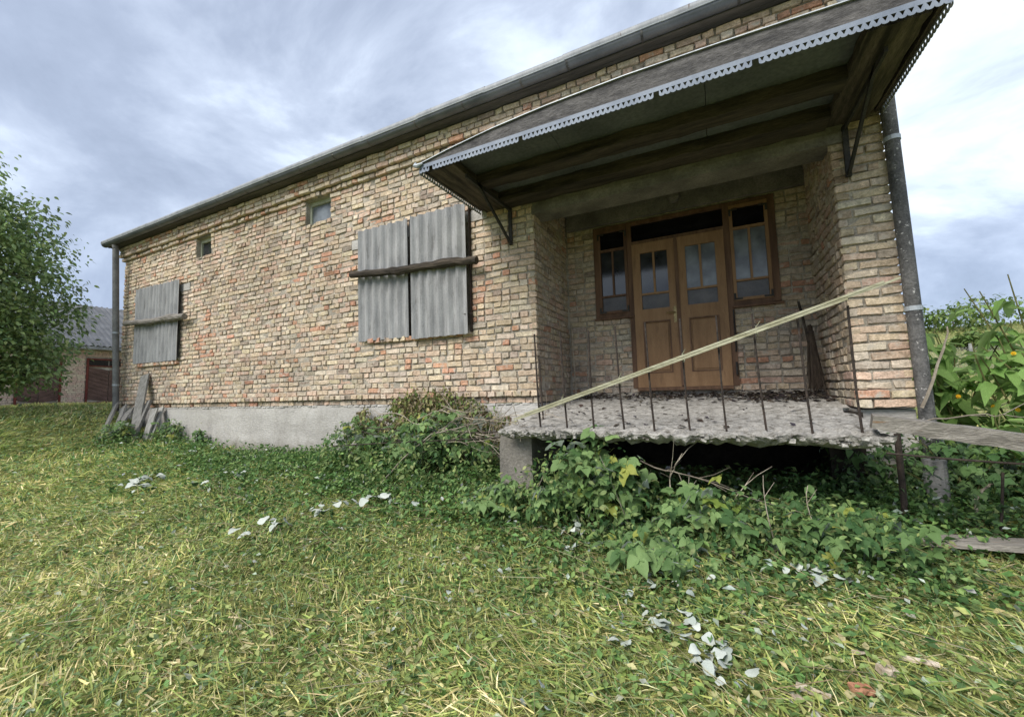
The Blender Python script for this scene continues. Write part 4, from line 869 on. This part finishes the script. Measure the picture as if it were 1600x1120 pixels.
bush('bramble', 'small bramble climbing at the left end of the loose iron rods', 'bramble', (-2.35, -.45, 0), .6, .72, 140, .088, nfill=1500, yellow=.06, group=GRP)
bush('bramble', 'small bramble in front of the concrete support of the slab', 'bramble', (.12, -1.2, 0), .40, .36, 110, .08, nfill=700, yellow=.07, group=GRP)
bush('bramble', 'low sprawling bramble on the cut grass ahead of the largest clump', 'bramble', (1.5, -1.55, 0), .75, .16, 120, .075, nfill=1500, yellow=.05, group=GRP)
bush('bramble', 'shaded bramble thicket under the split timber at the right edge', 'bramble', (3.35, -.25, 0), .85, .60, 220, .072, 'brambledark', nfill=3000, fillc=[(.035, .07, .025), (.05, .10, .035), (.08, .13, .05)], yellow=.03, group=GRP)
bush('weed_clump', 'leafy weed clump growing over the leaning boards', 'weed', (-8.25, -.62, 0), .45, .42, 40, .09, nfill=700, group='weeds along the plinth', yellow=.05)
bush('weed_clump', 'leafy weed on the plinth right of the leaning boards', 'weed', (-7.45, -.18, 0), .36, .52, 40, .09, nfill=520, group='weeds along the plinth', yellow=.05)
bush('weed_clump', 'single tall weed standing alone before the pale plinth', 'weed', (-6.55, -.12, 0), .16, .50, 16, .10, 'brambledark', nfill=60, group='weeds along the plinth', nstem=4)
bush('weed_clump', 'low weed strip under the pale plinth halfway to the porch', 'weed', (-4.6, -.35, 0), .8, .16, 40, .07, nfill=900, group='weeds along the plinth', flat=.4)
# dry climbing mass on the wall left of the porch
vine = thing('withered_vine', 'withered olive-brown climber heaped against the wall left of the porch', 'vine', (-1.2, -.2, -.9))
n = 5200; ck = np.stack([rng.normal(-1.4, .62, 90), rng.beta(2, 1.5, 90)], 1)[rng.integers(0, 90, n)]; x = ck[:, 0]+rng.normal(0, .075, n); hz = np.clip(ck[:, 1]+rng.normal(0, .06, n), 0, 1.1); z = -.75+hz*(.90-.28*np.abs(x+1.5)); y = -.05-rng.random(n)*.34*(1.15-hz)
scatter('foliage', np.stack([x, y, z], 1), frames(n, rng.uniform(0, 6.28, n), rng.normal(.7, .5, n), rng.normal(0, .6, n)), rng.uniform(.03, .07, n), pick(n, [(.26, .29, .10), (.24, .20, .11), (.34, .33, .14), (.16, .24, .07), (.26, .20, .13)], None, .25), OVAL, M['leafstuff'], vine)
mb = MB()
for i in range(34):
    a_ = np.array([random.gauss(-1.2, .5), -.1-random.random()*.2, -.85]); e = a_+np.array([random.gauss(.1, .35), random.gauss(0, .08), random.uniform(.5, .95)]); e[1] = min(e[1], -.03); m_ = (a_+e)/2+np.array([random.gauss(0, .12), 0, .08])
    mb.tube([a_, m_, e], [.004, .003, .0018], 4, cap=False)
mb.build('stem', M['twig'], vine)
# dry branches
def branch(pts, r, lab, group='dry branches by the porch', twigs=5):
    P = [onY(*q) for q in pts]; o = MB(); m_ = len(P); qs = []
    for i in range(m_-1):
        for t_ in np.linspace(0, 1, 4, endpoint=False): qs.append(P[i]+(P[i+1]-P[i])*t_+rng.normal(0, .006, 3))
    qs.append(P[-1]); o.tube(qs, np.linspace(r, r*.4, len(qs)), 5, jit=.12)
    for k in range(twigs):
        b = qs[random.randrange(2, len(qs))]; d = (qs[-1]-qs[0]); d = d/np.linalg.norm(d)+rng.normal(0, .6, 3); l = random.uniform(.12, .35); o.tube([b, b+d*l*.5+rng.normal(0, .015, 3), b+d*l], [r*.5, r*.35, r*.2], 4)
    lo = min(qs, key=lambda q: q[2]); tag(o.build('dry_branch', M['twig'], loc=lo), lab, 'branch', group)
branch([(590, 647, -.45), (619, 646, -.5), (647, 661, -.55), (683, 671, -.6), (731, 675, -.65), (779, 700, -.75)], .008, 'pale dry branch arching from the climber down to the slab corner')
branch([(595, 757, -.95), (630, 715, -.85), (675, 677, -.75), (731, 664, -.7), (790, 650, -.7)], .009, 'long pale dry branch slanting down into the brambles left of the slab')
branch([(641, 709, -.8), (683, 675, -.7), (703, 661, -.65), (773, 622, -.5)], .007, 'thin dry branch rising toward the first iron rod')
branch([(690, 640, -.4), (740, 655, -.5), (800, 660, -.7), (845, 668, -.9)], .006, 'dry branch lying over the left end of the slab')
branch([(700, 690, -.7), (760, 660, -.65), (820, 640, -.6)], .006, 'short dry branch crossing the heap beside the slab corner')
TW = ['thin twig at the top of the dry heap left of the slab', 'thin twig lowest in the dry heap left of the slab', 'thin twig at the left end of the dry heap', 'thin twig at the right end of the dry heap by the slab corner', 'thin twig crossing the middle of the dry heap', 'forked thin twig in front of the dry heap']
for i, (u, v) in enumerate(((690, 634), (700, 690), (655, 655), (790, 650), (725, 662), (745, 678))):
    branch([(u, v, -.45-random.random()*.3), (u+random.uniform(30, 60), v+random.uniform(-25, 15), -.55-random.random()*.2), (u+random.uniform(70, 110), v+random.uniform(-40, 25), -.6-random.random()*.2)], .0055, TW[i], 'twigs in the heap left of the slab', 3)
branch([(1002, 722, -.9), (1050, 737, -.95), (1105, 750, -1.0), (1135, 768, -1.0)], .006, 'bare forked branch sticking out of the void under the slab', twigs=6)
branch([(1047, 775, -1.1), (1048, 740, -1.08), (1066, 708, -1.1)], .0055, 'upright bare twig reaching the slab edge above the brambles', twigs=3)
branch([(1180, 795, -.95), (1250, 812, -.9), (1290, 818, -.8)], .006, 'reddish dry branch in the brambles right of the yellow leaves', twigs=5)
branch([(1522, 830, -.55), (1525, 783, -.5), (1542, 760, -.45), (1560, 747, -.4)], .012, 'bent pale stick standing behind the low plank', twigs=0)
branch([(1440, 640, -.15), (1475, 545, -.1), (1480, 510, -.05)], .012, 'pale bent stem rising beside the tarred downpipe', twigs=0)
branch([(1405, 670, -.6), (1460, 655, -.6), (1540, 648, -.7), (1600, 652, -.8)], .006, 'thin pale cane lying above the split timber', twigs=2)
mb = MB(); a_, b_ = onY(1562, 850, -.75), onY(1567, 738, -.75); mb.tube([a_, (a_+b_)/2+np.array([.004, 0, 0]), b_], .007, 6, jit=.1); tag(mb.build('iron_rod', M['rust'], loc=a_), 'thin rusty rod standing upright behind the low plank', 'rod')
for k in range(8):
    x0 = .35+k*.29; a_ = np.array([x0, -1.25+.1*(k % 3), float(zg(x0, -1.2))]); e = a_+np.array([random.gauss(.1, .2), random.uniform(-.1, .25), random.uniform(.35, .62)]); m_ = (a_+e)/2+np.array([random.gauss(0, .08), 0, .06]); mb = MB()
    q = [(1-t)**2*a_+2*t*(1-t)*m_+t*t*e for t in np.linspace(0, 1, 7)]; mb.tube(q, np.linspace(.0045, .002, 7), 5); mb.tube([q[4], q[4]+np.array([.06, .02, .09])], [.002, .001], 4)
    tag(mb.build('dry_twig', M['twig'], loc=a_), ['first', 'second', 'third', 'fourth', 'fifth', 'sixth', 'seventh', 'last'][k]+' bare twig, counted from the concrete support, rising out of the brambles', 'twig', 'bare twigs among the brambles')
# leaf and twig litter on the slab, by the door
n = 1000; x = np.concatenate([rng.uniform(.1, 2.75, 500), rng.normal(2.35, .3, 400), rng.uniform(.1, 2.75, 100)]); y = np.concatenate([rng.normal(.95, .14, 500), rng.uniform(.4, 1.05, 400), rng.uniform(-.9, .9, 100)]); x = np.clip(x, .05, 2.76); y = np.clip(y, -1.0, 1.1)
P = np.stack([x, y, np.array([zs(q) for q in y])+rng.uniform(.004, .03, n)], 1)
lt = scatter('leaf_litter', P, frames(n, rng.uniform(0, 6.28, n), rng.normal(0, .3, n)), rng.uniform(.03, .10, n), pick(n, [(.05, .04, .035), (.09, .07, .055), (.14, .115, .09), (.06, .05, .06)], None, .3), SMALL, M['grass'])
# tall plant with yellow flowers at the right edge
def tallplant(label, base, nst, h, spread, nl):
    base = np.array(base, float); base[2] = zg(base[0], base[1]); o = thing('tall_flowering_plant', label, 'plant', base, 'tall plants at the right edge')
    ni = 0
    for k in range(nst):
        e = base+np.array([random.uniform(-spread, spread), random.uniform(-spread, spread)*.7, h*random.uniform(.7, 1.05)]); s = base+np.array([random.uniform(-.15, .15), random.uniform(-.15, .15), -.05]); m_ = (s+e)/2+np.array([random.gauss(0, .08), 0, .12])
        q = [(1-t)**2*s+2*t*(1-t)*m_+t*t*e for t in np.linspace(0, 1, 9)]; mb = MB(); mb.tube(q, np.linspace(.012, .004, 9), 6); mb.build('stem', M['stem'], o)
        for i in range(nl):
            t_ = .25+.75*i/nl; p = q[min(8, int(t_*8))]+rng.normal(0, .015, 3); az = i*2.4+random.gauss(0, .3)
            d = np.array([math.cos(az), math.sin(az), .25]); p = p+d*random.uniform(.0, .12)
            put_leaf(o, 'tallleaf', OVAL, 'oval', p, az, random.uniform(-.35, .55), random.gauss(0, .3), random.uniform(.11, .20)); ni += 1
            if random.random() < .8: put_leaf(o, 'tallleaf', LANCE, 'lance', p, az+.6, random.uniform(-.2, .6), random.gauss(0, .3), random.uniform(.15, .24))
    return o
T1 = tallplant('tall green plant with yellow blossoms rising above the fence line at the right edge', (4.45, .75, 0), 10, 1.8, .55, 20)
T2 = tallplant('leafy green plant standing just beside the tarred downpipe', (3.85, 1.0, 0), 9, 1.45, .42, 18)
tallplant('pale green plant at the back beside the field', (4.9, 2.0, 0), 9, 1.75, .6, 18)
tallplant('leafy plant spreading out of the right edge in front of the flowers', (4.75, -.05, 0), 9, 1.5, .5, 18)
tallplant('light green plant between the downpipe and the flowers', (4.1, .35, 0), 9, 1.25, .4, 17)
T3 = tallplant('low spreading green plant behind the split timber', (3.9, -.05, 0), 7, .75, .45, 9)
for k, (u, v, Y, T) in enumerate(((1583, 552, .5, T1), (1497, 619, .4, T1), (1552, 635, .4, T1), (1590, 640, .45, T1))):
    p = onY(u, v, Y); fl = MB(); c0 = (.95, .55, .03)
    for j in range(10):
        a_ = j*.628; d = np.array([math.cos(a_), -.35, math.sin(a_)])*.018; s_ = np.array([-math.sin(a_), 0, math.cos(a_)])*.008
        fl.quad(p, p+d*.6+s_, p+d, p+d*.6-s_)
    fl.tube([p+np.array([0, -.012, 0]), p+np.array([0, .01, 0])], [.008, .011], 8); fl.build('flower', M['petal'], T)
# fallen leaves lying pale side up
FALL = [(220, 762, 4), (240, 757, 3), (205, 772, 3), (228, 775, 4), (370, 752, 3), (325, 768, 2), (505, 812, 4), (540, 800, 3), (585, 797, 4), (430, 838, 3), (380, 852, 2), (695, 955, 2), (740, 803, 2), (782, 808, 2), (800, 833, 2), (895, 850, 4), (890, 872, 3), (870, 790, 2), (985, 967, 2), (1020, 920, 3), (1085, 912, 4), (1070, 945, 2), (1072, 992, 6), (1030, 993, 4), (970, 1020, 4), (1128, 1026, 4), (1090, 1040, 4), (1140, 1068, 6), (1110, 1070, 3), (1255, 1008, 2), (1275, 915, 6), (1310, 922, 4), (1240, 905, 3), (1335, 975, 2), (1165, 845, 2), (1180, 790, 1), (340, 705, 2), (300, 715, 2), (395, 725, 2), (265, 700, 2), (820, 1113, 2), (783, 910, 2), (985, 875, 2), (1045, 882, 2), (1355, 905, 2), (640, 812, 2)]
FLAB = '''largest pale sprig lying alone on the lawn before the leaning boards
pale sprig touching the back of the lone heap before the leaning boards
pale sprig at the left of the lone heap before the leaning boards
pale sprig at the front of the lone heap before the leaning boards
pale sprig on the grass between the plinth and the lone lawn heap
single pale leaf left of the sprig in the middle of the lawn
pale sprig on the lawn left of the bramble growing on the plinth
pale sprig between the left lawn sprigs and the plinth bramble
pale sprig right below the bramble growing on the plinth
pale sprig of the row nearest the viewer on the left lawn
lone pale leaf at the left end of the row on the left lawn
lone pale leaf in the grass at the lower middle of the lawn
pale leaf in the weeds under the dry heap
pale leaf before the small bramble at the concrete support
pale leaf just below the small bramble at the concrete support
pale upturned leaves hanging at the left of the largest bramble clump
pale sprig below the left end of the largest bramble clump
pale leaf at the foot of the concrete support
pale folded leaf left of the main group of pale sprigs
pale sprig at the upper left above the main group of pale sprigs
pale sprig at the edge of the weeds above the main group of pale sprigs
pale leaf just above the largest pale sprig
largest upturned pale sprig on the cut grass at lower centre
pale sprig immediately left of the largest pale sprig
pale sprig farthest left in the group on the cut grass
pale sprig right of and below the largest pale sprig
pale sprig left of the long sprig nearest the bottom edge
long pale sprig of upturned leaves nearest the bottom edge
pale sprig at the lower left of the group on the cut grass
lone pale leaf right of the group on the cut grass
broad pale sprig of upturned leaves below the dark bramble clump
pale sprig at the right of the broad one below the dark bramble clump
pale sprig at the left of the broad one below the dark bramble clump
lone pale leaf in the grass above the wood chips
pale leaf at the front of the clump with yellowing leaves
single pale leaf caught high in the clump with yellowing leaves
pale leaf in the weeds by the plinth right of the tall weed
pale leaf in the weeds by the plinth left of the tall weed
pale leaf in the weeds midway along the pale plinth
pale leaf in the weeds at the foot of the leaning boards
pale leaf cut by the bottom edge of the picture
pale leaf among the weeds between lawn and largest bramble clump
pale leaf on the weeds in front of the largest bramble clump
pale leaf in the middle of the low sprawling bramble
pale leaf at the right of the low sprawling bramble
pale leaf in the weeds between the plinth bramble and the lawn'''.split('\n')
for k, (u, v, m_) in enumerate(FALL):
    p = hit(u, v); dist = np.linalg.norm(p-CAM); p[2] += .10 if v < 870 else .058
    lab = FLAB[k]; one = m_ <= 2
    o = thing('fallen_sprig' if not one else 'fallen_leaf', lab, 'leaf', p, 'loose pale leaves on the ground' if one else 'cut sprigs lying pale side up')
    for j in range(int(m_*1.8)):
        q = p+np.array([random.gauss(0, .06), random.gauss(0, .055), random.uniform(-.01, .03)])*(0 if m_ == 1 else 1)
        put_leaf(o, 'paleleaf', CURL, 'curl', q, random.uniform(0, 6.28), random.gauss(0, .28), random.gauss(0, .32), random.uniform(.032, .075)*(1.5 if dist > 3.6 else .9)*(.8 if m_ < 3 else 1))
    if m_ > 2:
        mb = MB(); mb.tube([p+np.array([-.09, random.uniform(-.05, .05), -.015]), p, p+np.array([.08, random.uniform(-.05, .05), .0])], .0025, 4); mb.build('stem', M['stem'], o)
# tree at the left edge
def crown_tree(label, base, blobs, nclu, per, leaf, cols, th):
    o = thing('tree', label, 'tree', base); mb = MB(); b = np.array(base, float)
    mb.tube([b+(0, 0, -.2), b+(.05, .1, 1.2), b+(.2, .25, 2.6), b+(.1, .4, 4.5)], [.2, .17, .12, .06], 9, jit=.06); mb.build('trunk', M['bark'], o)
    lb = MB(); C = []
    for k in range(nclu):
        c, rad = blobs[rng.choice(len(blobs), p=np.array([bb[1]**2 for bb in blobs])/sum(bb[1]**2 for bb in blobs))]
        d = rng.normal(0, 1, 3); d /= np.linalg.norm(d); C.append(np.array(c)+d*np.array([rad, rad, rad*.85])*rng.uniform(.45, 1.02)**.6)
    C = np.array(C); C = C[C[:, 2] > .45]
    for k in range(0, len(C), 3):
        s = b+np.array([.1, .2, rng.uniform(.8, 4)]); m_ = (s+C[k])/2+np.array([0, 0, .3]); lb.tube([s, m_, C[k]], [.04, .022, .006], 5)
    lb.build('limb', M['bark'], o)
    n = len(C)*per; ci = np.repeat(np.arange(len(C)), per); off = rng.normal(0, 1, (n, 3))*np.array([.22, .22, .15]); off = np.clip(off, -.42, .42); P = C[ci]+off
    tone = rng.uniform(.72, 1.2, len(C))[ci][:, None]
    cc = pick(n, cols, None, .2)*tone
    az = np.arctan2(off[:, 1], off[:, 0])+rng.normal(0, .6, n)
    scatter('crown', P, frames(n, az, rng.normal(.45, .4, n), rng.normal(0, .5, n)), rng.uniform(.7, 1.3, n)*leaf, cc, OVAL, M['leafstuff'], o, kind=None)
crown_tree('leafy green tree hanging into the left edge before the shed', (-12.6, -3.4, -.15), [((-12.4, -3.0, 3.2), 2.6), ((-12.2, -2.0, 2.9), 1.75), ((-12.0, -2.0, 1.35), 1.5), ((-12.4, -2.9, 4.6), 1.6), ((-12.3, -1.5, 3.5), 1.1), ((-12.0, -1.3, 1.7), 1.25), ((-12.0, -2.6, .9), 1.2), ((-11.9, -1.7, 1.1), 1.25)], 560, 78, .10, [(.25, .34, .14), (.33, .44, .17), (.43, .53, .22), (.18, .26, .12)], 0)
# bushes on the rise
for k, (x, y, s) in enumerate(((14.5, 44, 2.2), (18, 47, 2.8), (21, 46, 2.4), (24.5, 50, 3.2), (29, 48, 2.6), (17, 33, 1.2), (15.5, 52, 2.4), (12.5, 47, 1.9))):
    z = float(zg(x, y)); o = thing('hill_bush', ['round green bush on the crest nearest the downpipe', 'wide green bush second along the crest', 'pale green bush in the middle of the crest', 'tallest bush on the crest toward the right edge', 'dark bush at the far right of the crest', 'small lone bush on the slope below the crest', 'bush rising behind the crest near the downpipe', 'low bush on the crest half hidden by the downpipe'][k], 'bush', (x, y, z), 'bushes along the rise')
    n = 700; d = rng.normal(0, 1, (n, 3)); d /= np.linalg.norm(d, axis=1)[:, None]; P = np.array([x, y, z+s*.4])+d*np.array([s, s, s*.62])*rng.uniform(.5, 1, (n, 1)); P[:, 2] = np.maximum(P[:, 2], z-.2)
    scatter('crown', P, frames(n, rng.uniform(0, 6.28, n), rng.normal(.3, .5, n)), rng.uniform(.25, .5, n), pick(n, [(.12, .19, .055), (.17, .25, .07), (.22, .30, .09)], None, .25), OVAL, M['leafstuff'], o, kind=None)
    mb = MB(); mb.tube([(x, y, z-.2), (x, y, z+s*.6)], [.08, .03], 5); mb.build('stem', M['bark'], o)
# wire fence on the slope
fen = thing('wire_fence', 'wire mesh fence on grey posts crossing the slope at the right', 'fence', (10, 23, float(zg(10, 23))))
for k in range(9):
    x = 5.0+k*2.6; y = 23+.05*k; z = float(zg(x, y)); mb = MB(); mb.box(x-.05, x+.05, y-.05, y+.05, z-.1, z+1.45); mb.build('post', M['pipegrey'], fen)
mb = MB()
for k in range(220):
    for s in (1, -1):
        x = 4.5+k*.11; z0 = float(zg(x, 23))+.05; xe = x+s*1.2; ze_ = float(zg(xe, 23))+1.3; y = 23+.004*s
        mb.quad((x-.007, y, z0), (x+.007, y, z0), (xe+.007, y, ze_), (xe-.007, y, ze_))
mb.build('wire_mesh', M['wire'], fen)
bpy.context.view_layer.update()
